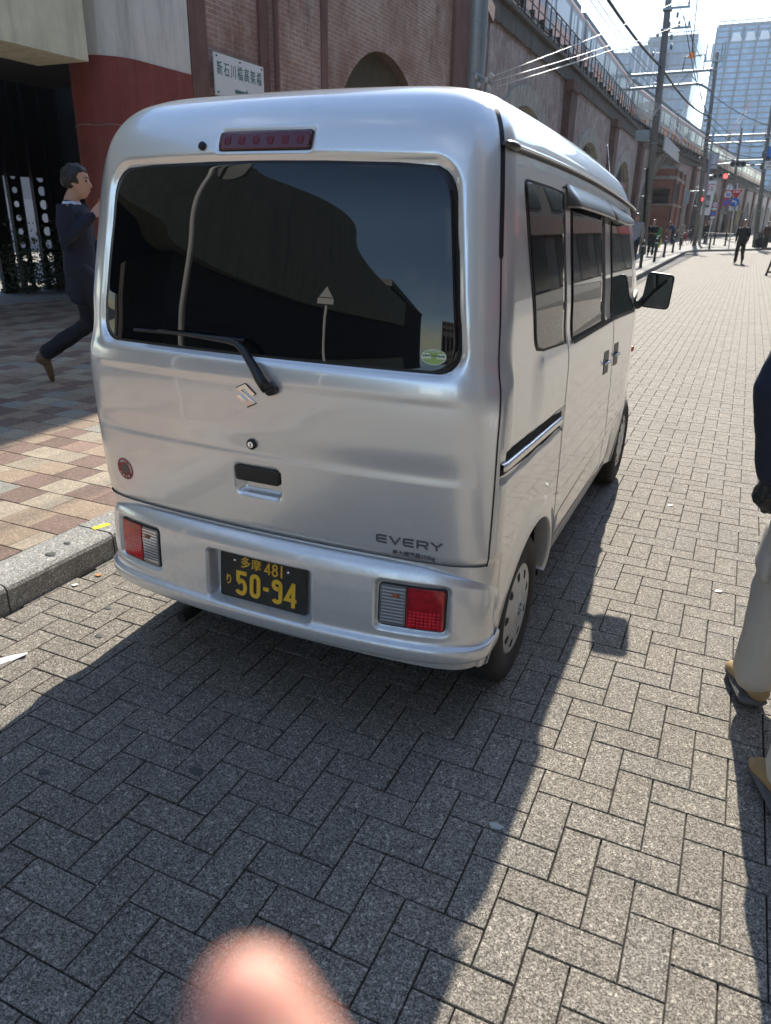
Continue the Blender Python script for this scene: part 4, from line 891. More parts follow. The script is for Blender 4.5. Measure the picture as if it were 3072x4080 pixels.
dk = thing('shade_slab', 'unseen slab added above the brown brick wall to shade the pavement', 'shade caster', (-6, 16, 11))
m_ = MB(); m_.prism([(-4.95, 18.4), (-4.45, 16.3), (-5.2, 15.9), (-6.5, 15.0), (-6.5, 20.2), (-5.2, 20.2)], lambda a, b_, d: (a, b_, d), 10.95, 11.5); m_.box(-12, -6.5, 8.62, 20.2, 11.02, 11.45); m_.build('slab', M_PARA, dk)  # added out of view; outline shaped to cast the pavement's shadow edge
inw = thing('underpass_wall', 'black inner walls of the underpass behind the pier', 'wall', (-14, 4, 0))
m_ = MB(); m_.box(-11.6, -7.3, 9.75, 10.0, 0, 4.0); m_.build('back_wall', mat('black_inner_wall', (.018, .018, .018), .95), inw)  # flat near-black colour for the dark underpass interior
# riveted steel posts with round holes, seen against the light at the far opening
M_POST = mat('near_black_steel', (.012, .012, .013), .7)  # flat near-black colour, posts shown as silhouettes
def ray_pt(u, v, ax_, val):
    d = CF+CR*((u-833)/1587.45)+CU*((1106-v)/1587.45); t_ = (val-CAMP[ax_])/d[ax_]; return CAMP+d*t_
def post(y0, y1, holes, lab, x=-11.0):
    o = thing('steel_post', lab, 'post', (x, (y0+y1)/2, .12)); mb = MB(); zc = .12; cell = .235; yc = (y0+y1)/2; hw_ = (y1-y0)/2; r_ = hw_*.45
    while zc < 3.9:
        zt_ = min(zc+cell, 3.9); zm = (zc+zt_)/2
        if holes:
            rim = [(yc+r_*math.cos(math.pi*k/4+math.pi/8), zm+r_*math.sin(math.pi*k/4+math.pi/8)) for k in range(8)]
            out = [(y1, zm+hw_*.4), (yc+hw_*.4, zt_), (yc-hw_*.4, zt_), (y0, zm+hw_*.4), (y0, zm-hw_*.4), (yc-hw_*.4, zc), (yc+hw_*.4, zc), (y1, zm-hw_*.4)]
            vs = [(x, *p) for p in rim]+[(x, *p) for p in out]+[(x, y1, zt_), (x, y0, zt_), (x, y0, zc), (x, y1, zc)]
            mb.add(vs, [(k, 8+k, 8+(k+1) % 8, (k+1) % 8) for k in range(8)]+[(8, 16, 9), (10, 17, 11), (12, 18, 13), (14, 19, 15)])
        else: mb.add([(x, y0, zc), (x, y1, zc), (x, y1, zt_), (x, y0, zt_)], [(0, 1, 2, 3)])
        zc = zt_
    mb.box(x-.05, x+.03, y0-.015, y0+.012, .12, 3.9); mb.box(x-.05, x+.03, y1-.012, y1+.015, .12, 3.9); mb.box(x-.06, x+.05, y0-.05, y1+.05, .12, .2); mb.build('web_plate', M_POST, o); return o
post(8.43, 8.68, True, 'black steel post with a row of round holes, nearest the left edge', -11)
post(8.97, 9.35, True, 'wide black steel post with round holes just left of the man in the suit', -11)
post(8.02, 8.30, False, 'plain black steel post at the left edge of the underpass', -11)
post(9.36, 9.72, False, 'plain black steel post behind the head of the man in the suit', -11)
hdr = thing('header_beam', 'black steel beam across the far opening of the underpass', 'beam', (-11.1, 6, 2.1)); m_ = MB(); m_.box(-11.3, -11.12, -14, 9.74, 2.12, 4.0); m_.build('web', M_POST, hdr)
far = thing('daylit_building', 'pale daylit building seen through the far side of the underpass', 'building', (-24, 14, 0))
m_ = MB(); m_.box(-27, -24, 2, 30, 0, 1.95); m_.build('lower_wall', mat('white_wall', (.52, .54, .58), .8), far); m_ = MB(); m_.box(-27, -24.01, 2, 30, 1.95, 12); m_.build('upper_wall', mat('grey_wall_far', (.34, .36, .40), .8), far)
for y_, z_, x_, w_ in [(p_.y, p_.z, p_.x, w_) for p_, w_ in ((ray_pt(76, 226, 2, 3.4), .11), (ray_pt(165, 268, 2, 3.3), .05))]:
    o = thing('ceiling_lamp', 'small lit round ceiling lamp in the dark underpass, '+('larger and left' if w_ > .08 else 'smaller, beside the red pier'), 'lamp', (x_, y_, z_)); m_ = MB(); m_.lathe([(0, -.0), (w_, 0), (w_*1.1, .03), (w_*1.1, .06), (0, .06)], (x_, y_, z_), 'Z', 20); m_.build('housing', M_STEEL, o)
    m_ = MB(); m_.lathe([(0, -.012), (w_*.8, -.010), (w_*.9, -.001)], (x_, y_, z_), 'Z', 20); m_.build('diffuser', mat('lamp_glow', (1, .95, .8), .5, emit=((1, .93, .72), 3.0)), o)
    m_ = MB(); m_.tube([(x_, y_, z_+.06), (x_, y_, 4.0)], .012, 6); m_.build('rod', M_STEEL, o)
# clipped shrubs at the foot of the posts
M_LEAF = mat('dark_leaves', (.045, .06, .03), .8, noise=(8, .5))
for j, (yy, ww) in enumerate(((8.25, .5), (8.95, .45), (9.45, .3))):
    mb = MB(); rnd = random.Random(j)
    for k in range(900):
        c = Vector((-10.7+rnd.gauss(0, .16), yy+rnd.gauss(0, ww*.45), .15+abs(rnd.gauss(0, .45)))); a = Vector((rnd.gauss(0, 1), rnd.gauss(0, 1), rnd.gauss(0, 1))).normalized(); b2 = a.orthogonal().normalized(); s_ = rnd.uniform(.02, .045)
        mb.add([c-a*s_, c+b2*s_*.45, c+a*s_, c-b2*s_*.45], [(0, 1, 2, 3)])
    o = thing('shrub', ['dark shrub under the leftmost steel post', 'dark shrub between two perforated steel posts', 'dark shrub behind the elbow of the man in the suit'][j], 'shrub', (-10.7, yy, .12)); mb.build('leaves', M_LEAF, o)
    mb = MB(); mb.tube([(-10.7, yy, .12), (-10.7, yy+.02, .7)], .02, 6); mb.build('stem', M_POST, o)

# ------------------------------------------------------------------ train on the viaduct
M_TRS = mat('train_steel', (.30, .31, .32), .5, metal=.15, noise=(.6, .08)); M_TRO = mat('train_orange', (.62, .20, .07), .45); M_TRW = mat('train_window', (.015, .018, .02), .25, spec=.3); M_TRR = mat('train_roof', (.13, .15, .14), .7); M_TRB = mat('train_bogie', (.03, .03, .03), .8)
TRX = lambda y: XF(y)-.95
def mk_train_car(y0, L=19.4, src=None):
    a = Vector((TRX(y0), y0, 0)); b_ = Vector((TRX(y0+L), y0+L, 0)); d = (b_-a).normalized(); o = thing('train_car', None, 'train car', (a.x, a.y, 8.08), 'cars of the commuter train on the viaduct', math.atan2(-d.x, d.y)); return o
def car_parts(o, L=19.4):
    # local: x=0 is street side face, body extends to -2.9; y along; z up
    def loc(name, mb, m, par, sm_=False): ob = mb.build(name, m, None, sm_); ob.parent = par; return ob
    pr_ = [(0, .95), (.0, 2.95), (-.10, 3.12), (-.30, 3.25), (-.7, 3.36), (-1.45, 3.42), (-2.2, 3.36), (-2.6, 3.25), (-2.8, 3.12), (-2.9, 2.95), (-2.9, .95)]
    m_ = MB(); n = len(pr_); m_.add([(x_, 0, z_) for x_, z_ in pr_]+[(x_, L, z_) for x_, z_ in pr_], [(k, (k+1) % n, n+(k+1) % n, n+k) for k in range(n)]+[tuple(range(n-1, -1, -1)), tuple(range(n, 2*n))]); bd = loc('body', m_, M_TRS, o)
    m_ = MB(); m_.box(-2.7, -.2, .3, L-.3, 3.2, 3.46); m_.box(-2.2, -.7, 4, 7, 3.4, 3.75); m_.box(-2.2, -.7, 12, 15, 3.4, 3.75); loc('roof', m_, M_TRR, o)
    m_ = MB(); m_.box(0, .012, .05, L-.05, 1.00, 1.62); loc('lower_stripe', m_, M_TRO, o); m_ = MB(); m_.box(0, .012, .05, L-.05, 2.83, 2.97); loc('upper_stripe', m_, M_TRO, o)
    m_ = MB(); m_.box(-2.6, -.2, 1.2, 4.2, .1, .93); m_.box(-2.6, -.2, L-4.2, L-1.2, .1, .93); m_.box(-2.4, -.25, 6, 13, .35, .94); loc('bogie', m_, M_TRB, o)
    wd = None; dr = None
    for k in range(4):
        yd = 2.1+k*4.85
        if dr is None:
            m_ = MB(); m_.box(.0, .022, -.66, .66, 1.0, 2.80); dr = loc('door', m_, M_TRS, o); m_ = MB(); m_.box(.02, .030, -.55, -.08, 1.75, 2.62); m_.box(.02, .030, .08, .55, 1.75, 2.62); dw = loc('window', m_, M_TRW, dr); dr.location = (0, yd, 0)
        else:
            e = dr.copy(); COL.objects.link(e); e.location = (0, yd, 0); f_ = dw.copy(); COL.objects.link(f_); f_.parent = e
    for k in range(5):
        yd = [.75, 4.5, 9.35, 14.2, 18.25][k]; hw_ = .42 if k in (0, 4) else 1.35
        m_ = MB(); m_.prism(rpoly([(yd-hw_, 1.78), (yd+hw_, 1.78), (yd+hw_, 2.66), (yd-hw_, 2.66)], .12, 4), lambda a, b_, d: (d, a, b_), .0, .014); loc('window', m_, M_TRW, o)
TL = ['train car nearest, top centre-right above the first parapet', 'second train car counting from the nearest one', 'third train car, partly behind the first utility pole', 'fourth train car, between the two utility poles', 'fifth train car, where the line begins to curve', 'sixth train car on the curve behind the signals', 'seventh train car under the glass tower', 'farthest train car at the right edge']
c0 = mk_train_car(22.5); car_parts(c0); c0['label'] = 'silver and orange '+TL[0]
def copy_tree(src, loc, rotz, label=None):
    r = src.copy(); COL.objects.link(r); r.location = loc; r.rotation_euler = (0, 0, rotz)
    if label: r['label'] = label
    for ch in src.children:
        c = ch.copy(); COL.objects.link(c); c.parent = r
        for g_ in ch.children: d = g_.copy(); COL.objects.link(d); d.parent = c
    return r
for k in range(1, 8):
    y0 = 22.5+20*k; a = Vector((TRX(y0), y0, 0)); b_ = Vector((TRX(y0+19.4), y0+19.4, 0)); d = b_-a
    copy_tree(c0, (a.x, a.y, 8.08), math.atan2(-d.x, d.y), 'silver and orange '+TL[k])

# ------------------------------------------------------------------ glass towers far behind
def facade(name, glass, frame_c, fx, fz, mx_=.06, mz=.22, rough=.25):
    m = mat(name, glass, rough, spec=.6); nt, b = nodes_of(m); t = N(nt, 'ShaderNodeTexCoord'); s_ = N(nt, 'ShaderNodeSeparateXYZ'); Lk(nt, t.outputs['Object'], s_.inputs[0])
    add = N(nt, 'ShaderNodeMath'); Lk(nt, s_.outputs[0], add.inputs[0]); Lk(nt, s_.outputs[1], add.inputs[1]); c = N(nt, 'ShaderNodeCombineXYZ'); Lk(nt, add.outputs[0], c.inputs[0]); Lk(nt, s_.outputs[2], c.inputs[1])
    def band(src, per, w):
        q = N(nt, 'ShaderNodeMath'); q.operation = 'DIVIDE'; q.inputs[1].default_value = per; Lk(nt, src, q.inputs[0]); f_ = N(nt, 'ShaderNodeMath'); f_.operation = 'FRACT'; Lk(nt, q.outputs[0], f_.inputs[0])
        l = N(nt, 'ShaderNodeMath'); l.operation = 'LESS_THAN'; l.inputs[1].default_value = w; Lk(nt, f_.outputs[0], l.inputs[0]); return l.outputs[0]
    bt = N(nt, 'ShaderNodeTexBrick'); bt.offset = 0; bt.inputs['Scale'].default_value = 1; bt.inputs['Brick Width'].default_value = fx/4; bt.inputs['Row Height'].default_value = fz; bt.inputs['Mortar Size'].default_value = .01
    bt.inputs['Color1'].default_value = (*[q*.86 for q in glass], 1); bt.inputs['Color2'].default_value = (*[min(1, q*1.14) for q in glass], 1); bt.inputs['Mortar'].default_value = (*glass, 1); Lk(nt, c.outputs[0], bt.inputs['Vector'])
    col = mixc(nt, band(s_.outputs[2], fz, mz), bt.outputs['Color'], tuple(q*.55 for q in frame_c)); col = mixc(nt, band(add.outputs[0], fx, mx_), col, frame_c); Lk(nt, col, b.inputs['Base Color']); return m
F1 = facade('tower_glass_pale', (.20, .35, .54), (.24, .34, .45), 4.8, 2.0, .05, .3)
F2 = facade('tower_glass_grey', (.17, .26, .37), (.20, .25, .29), 4.2, 4.0, .10, .16)
F3 = facade('tower_glass_dark', (.13, .20, .30), (.38, .42, .46), 2.4, 60, .22, .01)
def tower(name, lab, x0, x1, y0, y1, h, m, extras=()):
    o = thing(name, lab, 'tower', ((x0+x1)/2, y0, 0)); m_ = MB(); m_.box(x0, x1, y0, y1, 0, h); sh = m_.build('shaft', m, o)
    m_ = MB(); m_.box(x0+.4, x1-.4, y0+.4, y1-.4, h, h+1.2)
    n = int((x1-x0)/2.5)
    for k in range(n+1): xx = x0+(x1-x0-.3)*k/n; m_.box(xx, xx+.3, y0, y0+.3, h, h+2.2)
    m_.box(x0, x1, y0, y0+.35, h+2.0, h+2.3); m_.build('roof_screen', mat('roof_screen', (.22, .26, .30), .6), o); return o
tC = tower('glass_tower', 'wide pale blue glass tower at the right edge of the sky', -24.3, 34, 350, 385, 71.5, F1)
m_ = MB()
for k in range(7):
    xx = -18.5+4.9*k; m_.prism([(xx, 66.8), (xx+3.9, 66.8), (xx+2.6, 69.6), (xx+.3, 69.6)], lambda a, b_, d: (a, 349.9+d, b_), 0, .15)
m_.build('crown_opening', mat('crown_light', (.72, .78, .85), .5), tC)
m_ = MB()
for k in range(13): m_.box(-24.3+4.8*k, -24.3+4.8*k+.45, 349.3, 350, 0, 71.5)
m_.build('mullion', mat('tower_fin', (.13, .17, .21), .5), tC)
tower('glass_tower', 'taller grey-blue tower in the middle, lit side turned right', -49.5, -30.6, 352, 380, 69.5, F2)
m_ = MB()
tower('glass_tower', 'striped glass tower standing in front of the taller grey one', -54.3, -41.3, 345, 351, 65.5, F3)
tower('glass_tower', 'lowest dark blue tower just above the train roof', -66, -54.5, 345, 370, 63.5, F2)
for j, (xa, za, xb, zb3) in enumerate(((-27.9, 33.0, -25.9, 41.0), (-11.2, 30, -6.3, 40.2))):
    o = thing('crane_boom', ['red and white crane boom in front of the gap between towers', 'red and white crane boom in front of the wide glass tower'][j], 'crane', (xa, 300, 0)); A_ = Vector((xa, 300, za)); B_ = Vector((xb, 300, zb3)); D_ = B_-A_; pp = Vector((-D_.z, 0, D_.x)).normalized()*.55
    for part, col, t0, t1 in (('lower_section', (.45, .12, .10), 0, .33), ('middle_section', (.62, .62, .60), .33, .72), ('tip_section', (.45, .12, .10), .72, 1)):
        m_ = MB(); a, b_ = A_+D_*t0, A_+D_*t1; m_.tube([a+pp, b_+pp], .12, 4); m_.tube([a-pp, b_-pp], .12, 4); n = max(2, int((b_-a).length/1.1))
        for k in range(n): p = a.lerp(b_, k/n); q = a.lerp(b_, (k+1)/n); m_.tube([p+pp*(1 if k % 2 else -1), q-pp*(1 if k % 2 else -1)], .07, 4)
        m_.build(part, mat('crane_'+part, col, .6), o)
    m_ = MB(); m_.tube([(xa-.6, 300, 0), (xa, 300, za)], .5, 6); m_.build('mast', M_STEEL, o)

# ------------------------------------------------------------------ poles, gantries, wires
M_POLE = stained('concrete_pole', (.22, .205, .185), .2, (.10, .095, .085), .5); M_GST = mat('galvanised_steel', (.30, .34, .35), .5, metal=.4, noise=(2, .15)); M_INS = mat('porcelain', (.30, .27, .25), .35); M_WIRE = mat('cable_black', (.02, .02, .02), .6); M_LW = mat('pale_wire', (.55, .54, .50), .4)
def pole(x, y, x2, h, r0, r1, lab, steps=True, arms=(), m=M_POLE, name='utility_pole'):
    o = thing(name, lab, 'pole', (x, y, .1)); m_ = MB(); m_.tube([(x, y, .1), ((x+x2)/2, y, h/2), (x2, y, h)], [r0, (r0+r1)/2, r1], 16); m_.build('shaft', m, o, True)
    at_ = lambda z: (x+(x2-x)*z/h, y, z)
    if steps:
        k = 0; z = 2.2
        while z < h-.5:
            s_ = -1 if k % 2 else 1; p = at_(z); m_ = MB(); m_.tube([p, (p[0]+s_*.30, y-.05, z), (p[0]+s_*.30, y-.05, z+.04)], .014, 5); m_.build('step_bolt', M_GST, o); z += .62; k += 1
    for (z, w0, w1) in arms:
        p = at_(z); m_ = MB(); m_.box(p[0]+w0, p[0]+w1, y-.22, y-.14, z, z+.09); m_.box(p[0]-.2, p[0]+.2, y-.24, y+.2, z-.02, z+.06); ar = m_.build('cross_arm', M_GST, o)
        for q in (w0+.08, w1-.08):
            m_ = MB(); m_.lathe([(.0, 0), (.035, 0), (.03, .05), (.075, .07), (.03, .10), (.07, .13), (.025, .16), (.05, .2), (.0, .22)], (p[0]+q, y-.18, z+.09), 'Z', 10); m_.build('insulator', M_INS, ar, True)
    for z in (2.6, 5.2, 6.4, h-1.0):
        p = at_(z); m_ = MB(); m_.lathe([(r0+.012, -.03), (r0+.012, .03)], p, 'Z', 14); m_.build('band_clamp', M_GST, o)
    return o
p1 = pole(-3.66, 40, -4.12, 12.5, .185, .145, 'stout concrete utility pole with big round insulators, first along the pavement', True, ((9.9, .1, 1.1), (10.7, .0, 1.0)))
for (dx, z) in ((-.33, 9.75), (.30, 9.6), (-.42, 8.9), (.42, 10.45), (.55, 10.1), (.35, 9.2)):
    m_ = MB(); m_.lathe([(0, -.06), (.10, -.05), (.14, 0), (.10, .05), (0, .06)], (-3.98+dx, 39.8, z), 'X', 12); m_.build('insulator', M_INS, p1, True)
m_ = MB()
for k in range(5): m_.tube([(-4.0+.6*math.cos(a)*(.6+.1*k)-.35, 39.8, 6.45+.07*k+.22*math.sin(a)) for a in [2*math.pi*i/14 for i in range(15)]], .022, 5)
m_.build('cable_coil', M_LW, p1); m_ = MB(); m_.box(-4.7, -4.05, 39.6, 40, 5.3, 5.75); m_.build('transformer_box', M_GST, p1)
m_ = MB(); m_.tube([(-3.95+.05*k, 39.7, 4.1-.6*k) for k in range(7)], .07, 8); m_.build('cable_conduit', M_BLK, p1)
p2 = pole(-2.42, 60, -2.96, 12.4, .15, .12, 'slimmer utility pole behind the first, carrying the railway gantry', True, ((11.85, -.75, .45),))
for dx in (-.7, -.35, .25, .42): m_ = MB(); m_.tube([(-2.95+dx, 59.8, 11.95), (-2.95+dx, 59.8, 12.9)], .05, 6); m_.tube([(-2.95+dx, 59.8, 12.8), (-2.95+dx+.12, 59.8, 13.0), (-2.95+dx+.2, 59.8, 12.6), (-2.95+dx+.15, 59.8, 11.6), (-2.9, 59.8, 11.3)], .02, 5); m_.build('cable_head', M_GST, p2)
for z in (8.6, 8.3, 7.6, 7.2, 6.6, 5.9): m_ = MB(); m_.lathe([(0, -.1), (.08, -.08), (.10, 0), (.08, .08), (0, .1)], (-2.75-.25*((int(z*10)) % 2), 59.75, z), 'Z', 10); m_.build('insulator', M_INS, p2, True)
for z, w_ in ((6.9, .9), (6.2, .75)): m_ = MB(); m_.box(-2.8-.1, -2.8+w_, 59.7, 59.8, z, z+.06); m_.build('cross_arm', M_GST, p2)
p3 = pole(1.60, 62, 1.02, 9.2, .16, .12, 'pole at the right edge carrying round blue road signs', True, ((7.3, -.3, .5),))
sp2 = pole(-1.10, 90, -1.5, 10.8, .14, .11, 'short distant pole behind the overhead signals', False, ())
pg = pole(-4.42, 14.5, -4.42, 12.0, .135, .13, 'smooth grey steel pole rising just behind the van roof', False, (), M_GST)
for k in range(9): a = k*.9; m_ = MB(); m_.lathe([(0, -.05), (.03, -.045), (.042, 0), (.03, .045), (0, .05)], (-4.42+.28*math.cos(a)*.6+.25, 14.3+.1*math.sin(a), 3.95+.09*(k % 4)), 'Z', 8); m_.build('insulator', mat('glazed_insulator', (.5, .5, .48), .15), pg, True)
m_ = MB(); m_.tube([(-4.38, 14.36, 4.0), (-3.95, 14.3, 4.22)], .03, 6); m_.tube([(-4.38, 14.36, 4.3), (-3.95, 14.3, 4.05)], .03, 6); m_.build('bracket', M_GST, pg)
m_ = MB(); m_.tube([(-4.42, 14.55, z) for z in (0.12, 3, 6, 12)], .05, 6); m_.v = [(a+.16, b_-.02, c) for a, b_, c in m_.v]; m_.build('conduit', M_GST, pg)
def gantry(xa, xb, y, z1, z2, lab, lat=True):
    o = thing('catenary_gantry', lab, 'gantry', (xa, y, 0)); m_ = MB(); m_.tube([(xa, y, z1), (xb, y, z1+.1)], .10, 8); m_.build('upper_beam', M_GST, o)
    m_ = MB(); m_.tube([(xa, y, z2), (xb-1.1, y, z2+.15), (xb-.8, y, z2+.12), (xb, y, z2-.3)], .09, 8); m_.build('lower_beam', M_GST, o)
    if lat:
        n = int(abs(xb-xa)/.8)
        for k in range(n): m_ = MB(); x0 = xa+(xb-xa)*k/n; x1 = xa+(xb-xa)*(k+1)/n; m_.tube([(x0, y, z1 if k % 2 else z2), (x1, y, z2 if k % 2 else z1)], .035, 5); m_.build('brace', M_GST, o)
    xm = xa+(xb-xa)*.63; m_ = MB(); m_.tube([(xm, y, z1), (xm+.05, y, z1+.95), (xm+1.3, y, z1+1.02), (xm+1.35, y, z1+.1)], .05, 6); m_.build('pantograph_frame', M_STEEL, o)
    m_ = MB(); m_.tube([(xa, y, ZP-.3), (xa, y, z1+.4)], .14, 8); m_.build('upright', M_GST, o); return o
g1 = gantry(-8.6, -2.95, 60, 11.3, 10.45, 'steel catenary gantry reaching left from the second utility pole over the train')
m_ = MB(); m_.box(-4.75, -4.40, 59.85, 59.95, 12.15, 12.5); m_.build('orange_marker', mat('orange_marker', (.9, .22, .04), .5), g1)
gantry(-4.95, 2.2, 95, 10.6, 9.85, 'farther steel gantry with lattice braces at the right edge')
gantry(-3.5, 4.6, 128, 10.4, 9.7, 'farthest catenary gantry low above the curving train')
def wire(pts, r, lab, m=M_WIRE, sag=.0, grp='overhead wires along the viaduct'):
    P = []
    for i in range(len(pts)-1):
        a, b_ = Vector(pts[i]), Vector(pts[i+1])
        for k in range(13): t_ = k/12; P.append(a.lerp(b_, t_)-Vector((0, 0, sag*4*t_*(1-t_))))
    m_ = MB(); m_.tube(P, r, 5); o = m_.build('overhead_wire', m, None, True); tag(o, lab, 'wire', grp); relocate(o, pts[0]); return o
wire([(-4.0, 14.5, 8.1), (-4.0, 40, 8.45), (-2.9, 60, 8.6)], .055, 'thickest black bundled cable running past both utility poles', sag=.35)
m_ = MB()
for nm, x_, z_, lab in (('a', -5.6, 9.05, 'left wire of the close pair above the train'), ('b', -5.35, 9.05, 'right wire of the close pair above the train')):
    wire([(x_, 20, z_+.3), (x_+.1, 45, z_+.2), (-5.0+(.25 if nm == 'b' else 0), 60, 10.2)], .018, lab, sag=.25)
wire([(-3.2, 14, 10.2), (-3.6, 40, 10.9), (-2.9, 60, 10.9)], .018, 'thin wire dropping from the top edge to the arm of the stout pole', sag=.3)
wire([(-3.3, 40, 10.45), (-2.9, 60, 8.7), (.6, 95, 9.5)], .022, 'wire from the round insulators down to the slim pole', sag=.5)
wire([(-3.0, 40, 10.2), (-2.6, 60, 8.0), (1.1, 62, 6.9)], .022, 'wire drooping between the slim pole and the sign pole', sag=.55)
wire([(-2.9, 60, 7.3), (1.1, 62, 6.1)], .025, 'lowest wire drooping left of the blue signs', sag=.4)
wire([(-2.9, 60, 9.9), (3.5, 66, 8.0)], .022, 'wire leaving the slim pole toward the right edge', sag=.5)
wire([(-2.9, 60, 6.7), (4.5, 70, 6.4)], .028, 'long slack wire crossing in front of the glass tower', sag=.8)
wire([(-4.75, 57, 20), (-4.6, 60, 12.4)], .04, 'thick wire falling from the top edge to the gantry frame', sag=.0)
for k, (z0, z1, y1) in enumerate(((4.19, 7.47, 26), (4.12, 6.9, 26), (4.02, 6.88, 26))):
    a = Vector((-3.98+.08*k, 14.3, z0)); e = Vector(((-3.48, -3.99, -3.46)[k], y1, z1)); d = e-a; wire([tuple(a), tuple(a+d*2.6)], .011, ['topmost', 'middle', 'lowest'][k]+' of three pale wires rising right from the grey steel pole', M_LW, .12, 'pale wires strung from the grey pole')  # sunlit brightness of these wires is put into their pale colour

# ------------------------------------------------------------------ traffic signals, signs
M_SB = mat('sign_blue', (.02, .14, .50), .4); M_SR = mat('sign_red', (.55, .03, .035), .4); M_W = mat('white_paint', (.78, .78, .76), .5); M_BK = mat('black_paint', (.02, .02, .02), .5); M_SGN = mat('signal_housing', (.30, .33, .35), .5)
M_LR = mat('lit_red_signal', (.9, .05, .03), .4, emit=((1, .04, .03), 3.2)); M_OFF = mat('dark_signal_lens', (.03, .05, .045), .15)
def signal(o, x, y, z, lit=None, n=3, w=.36, name='signal_head'):
    m_ = MB(); m_.prism(rpoly([(x-w*n/2, z-.19), (x+w*n/2, z-.19), (x+w*n/2, z+.19), (x-w*n/2, z+.19)], .16, 5), lambda a, b_, d: (a, y+d, b_), -.06, .14); h = m_.build(name, M_SGN, o)
    for k in range(n):
        cx0 = x+w*(k-(n-1)/2); m_ = MB(); m_.lathe([(0, -.09), (.10, -.085), (.148, -.065)], (cx0, y, z), 'Y', 16); m_.build('lens', M_LR if lit == k else M_OFF, h, True)
        m_ = MB(); m_.add([(cx0+.155*math.cos(a), y+d, z+.155*math.sin(a)) for d in (-.06, -.26) for a in [math.pi*i/12 for i in range(13)]], [(i, i+1, 14+i, 13+i) for i in range(12)]); m_.build('visor', M_BK, h)
    return h
tp = pole(-2.30, 64, -2.62, 8.0, .10, .085, 'dark slanting traffic-signal pole at the crossing with a red pedestrian light', False, (), M_GST, 'signal_pole')
signal(tp, -1.62, 63.9, 4.98, 2); m_ = MB(); m_.tube([(-2.5, 64, 5.0), (-1.0, 64, 5.1)], .05, 8); m_.build('arm', M_GST, tp)
signal(tp, -.55, 63.9, 5.78, None); m_ = MB(); m_.tube([(-2.55, 64, 5.75), (-1.1, 64, 5.85)], .05, 8); m_.build('arm', M_GST, tp)
m_ = MB(); m_.tube([(-2.45, 64, 4.0), (-3.6, 64, 3.9)], .035, 8); m_.build('arm', M_GST, tp)
for x_, lit in ((-2.85, True), (-3.75, False)):
    m_ = MB(); m_.box(x_-.18, x_+.18, 63.9, 64.05, 3.05, 3.95); h = m_.build('pedestrian_signal', M_SGN, tp)
    if lit:
        m_ = MB(); m_.lathe([(0, -.02), (.14, -.015), (.15, 0)], (x_+.13, 63.88, 3.36), 'Y', 14); m_.build('lens', M_LR, h); m_ = MB(); m_.lathe([(0, -.02), (.14, -.015), (.15, 0)], (x_+.13, 63.88, 3.0), 'Y', 14); m_.build('lens', M_OFF, h)
m_ = MB(); m_.box(-2.5, -1.95, 64.05, 64.1, 5.5, 6.6); m_.build('name_plate', mat('lilac_plate', (.50, .47, .56), .5), tp)
link('lettering', text_mesh("石山橋通", .25, facing((-2.22, 64.04, 6.05), (0, -1, 0)), .01, .004, vertical=True), M_W, tp)
def round_sign(o, c, r, face, rim=None, y=None):
    m_ = MB(); m_.lathe([(0, -.012), (r, -.012), (r, .004)], c, 'Y', 28); p = m_.build('sign_face', face, o)
    if rim: m_ = MB(); m_.lathe([(r*.80, -.016), (r, -.016), (r, -.008)], c, 'Y', 28); m_.build('sign_rim', rim, p)
    return p
sp_o = thing('road_sign', 'white pole with six road signs: speed 30, no parking, red stop triangle, blue left-turn arrow', 'road sign', (.10, 51, .12))
m_ = MB(); m_.tube([(.12, 51, .12), (-.02, 51, 3.95)], .038, 10); m_.build('pole', mat('pale_pole', (.62, .58, .52), .5), sp_o, True)
p = round_sign(sp_o, (-.42, 50.94, 3.66), .17, M_W); m_ = MB(); ribbon(m_, [(-.05, -.12), (.05, .12)], .035, fmap(facing((-.42, 50.92, 3.66), (0, -1, 0))), 0, .004); m_.build('slash', mat('slash_blue', (.1, .2, .45), .5), p)
p = round_sign(sp_o, (-.45, 50.94, 3.27), .26, M_W, M_SR); link('lettering', text_mesh("30", .27, facing((-.45, 50.915, 3.26), (0, -1, 0)), .004, .009), M_SB, p)
p = round_sign(sp_o, (-.48, 50.94, 2.86), .26, M_SB, M_SR); m_ = MB(); ribbon(m_, [(-.15, .15), (.15, -.15)], .05, fmap(facing((-.48, 50.92, 2.86), (0, -1, 0))), 0, .004); m_.build('slash', M_SR, p)
m_ = MB(); tri = [(-.34, .17), (.34, .17), (0, -.40)]; m_.prism(rpoly([(.40, .21), (-.40, .21), (0, -.48)][::-1], .05, 4), fmap(facing((.01, 50.95, 3.38), (0, -1, 0))), -.005, .006); p = m_.build('stop_sign', M_W, sp_o); m_ = MB(); m_.prism(rpoly([(.35, .18), (-.35, .18), (0, -.42)][::-1], .05, 4), fmap(facing((.01, 50.95, 3.38), (0, -1, 0))), .006, .010); m_.build('red_face', M_SR, p)
link('lettering', text_mesh("止まれ", .145, facing((.01, 50.935, 3.44), (0, -1, 0)), .004, .005), M_W, p)
p = round_sign(sp_o, (-.02, 50.94, 2.86), .26, M_SB); FM = fmap(facing((-.02, 50.92, 2.86), (0, -1, 0))); m_ = MB(); ribbon(m_, [(.10, -.15), (.10, -.02), (.06, .04), (-.05, .05)], .06, FM, 0, .004); m_.prism([(-.17, .05), (-.04, -.05), (-.04, .15)], FM, 0, .004); m_.build('arrow', M_W, p)
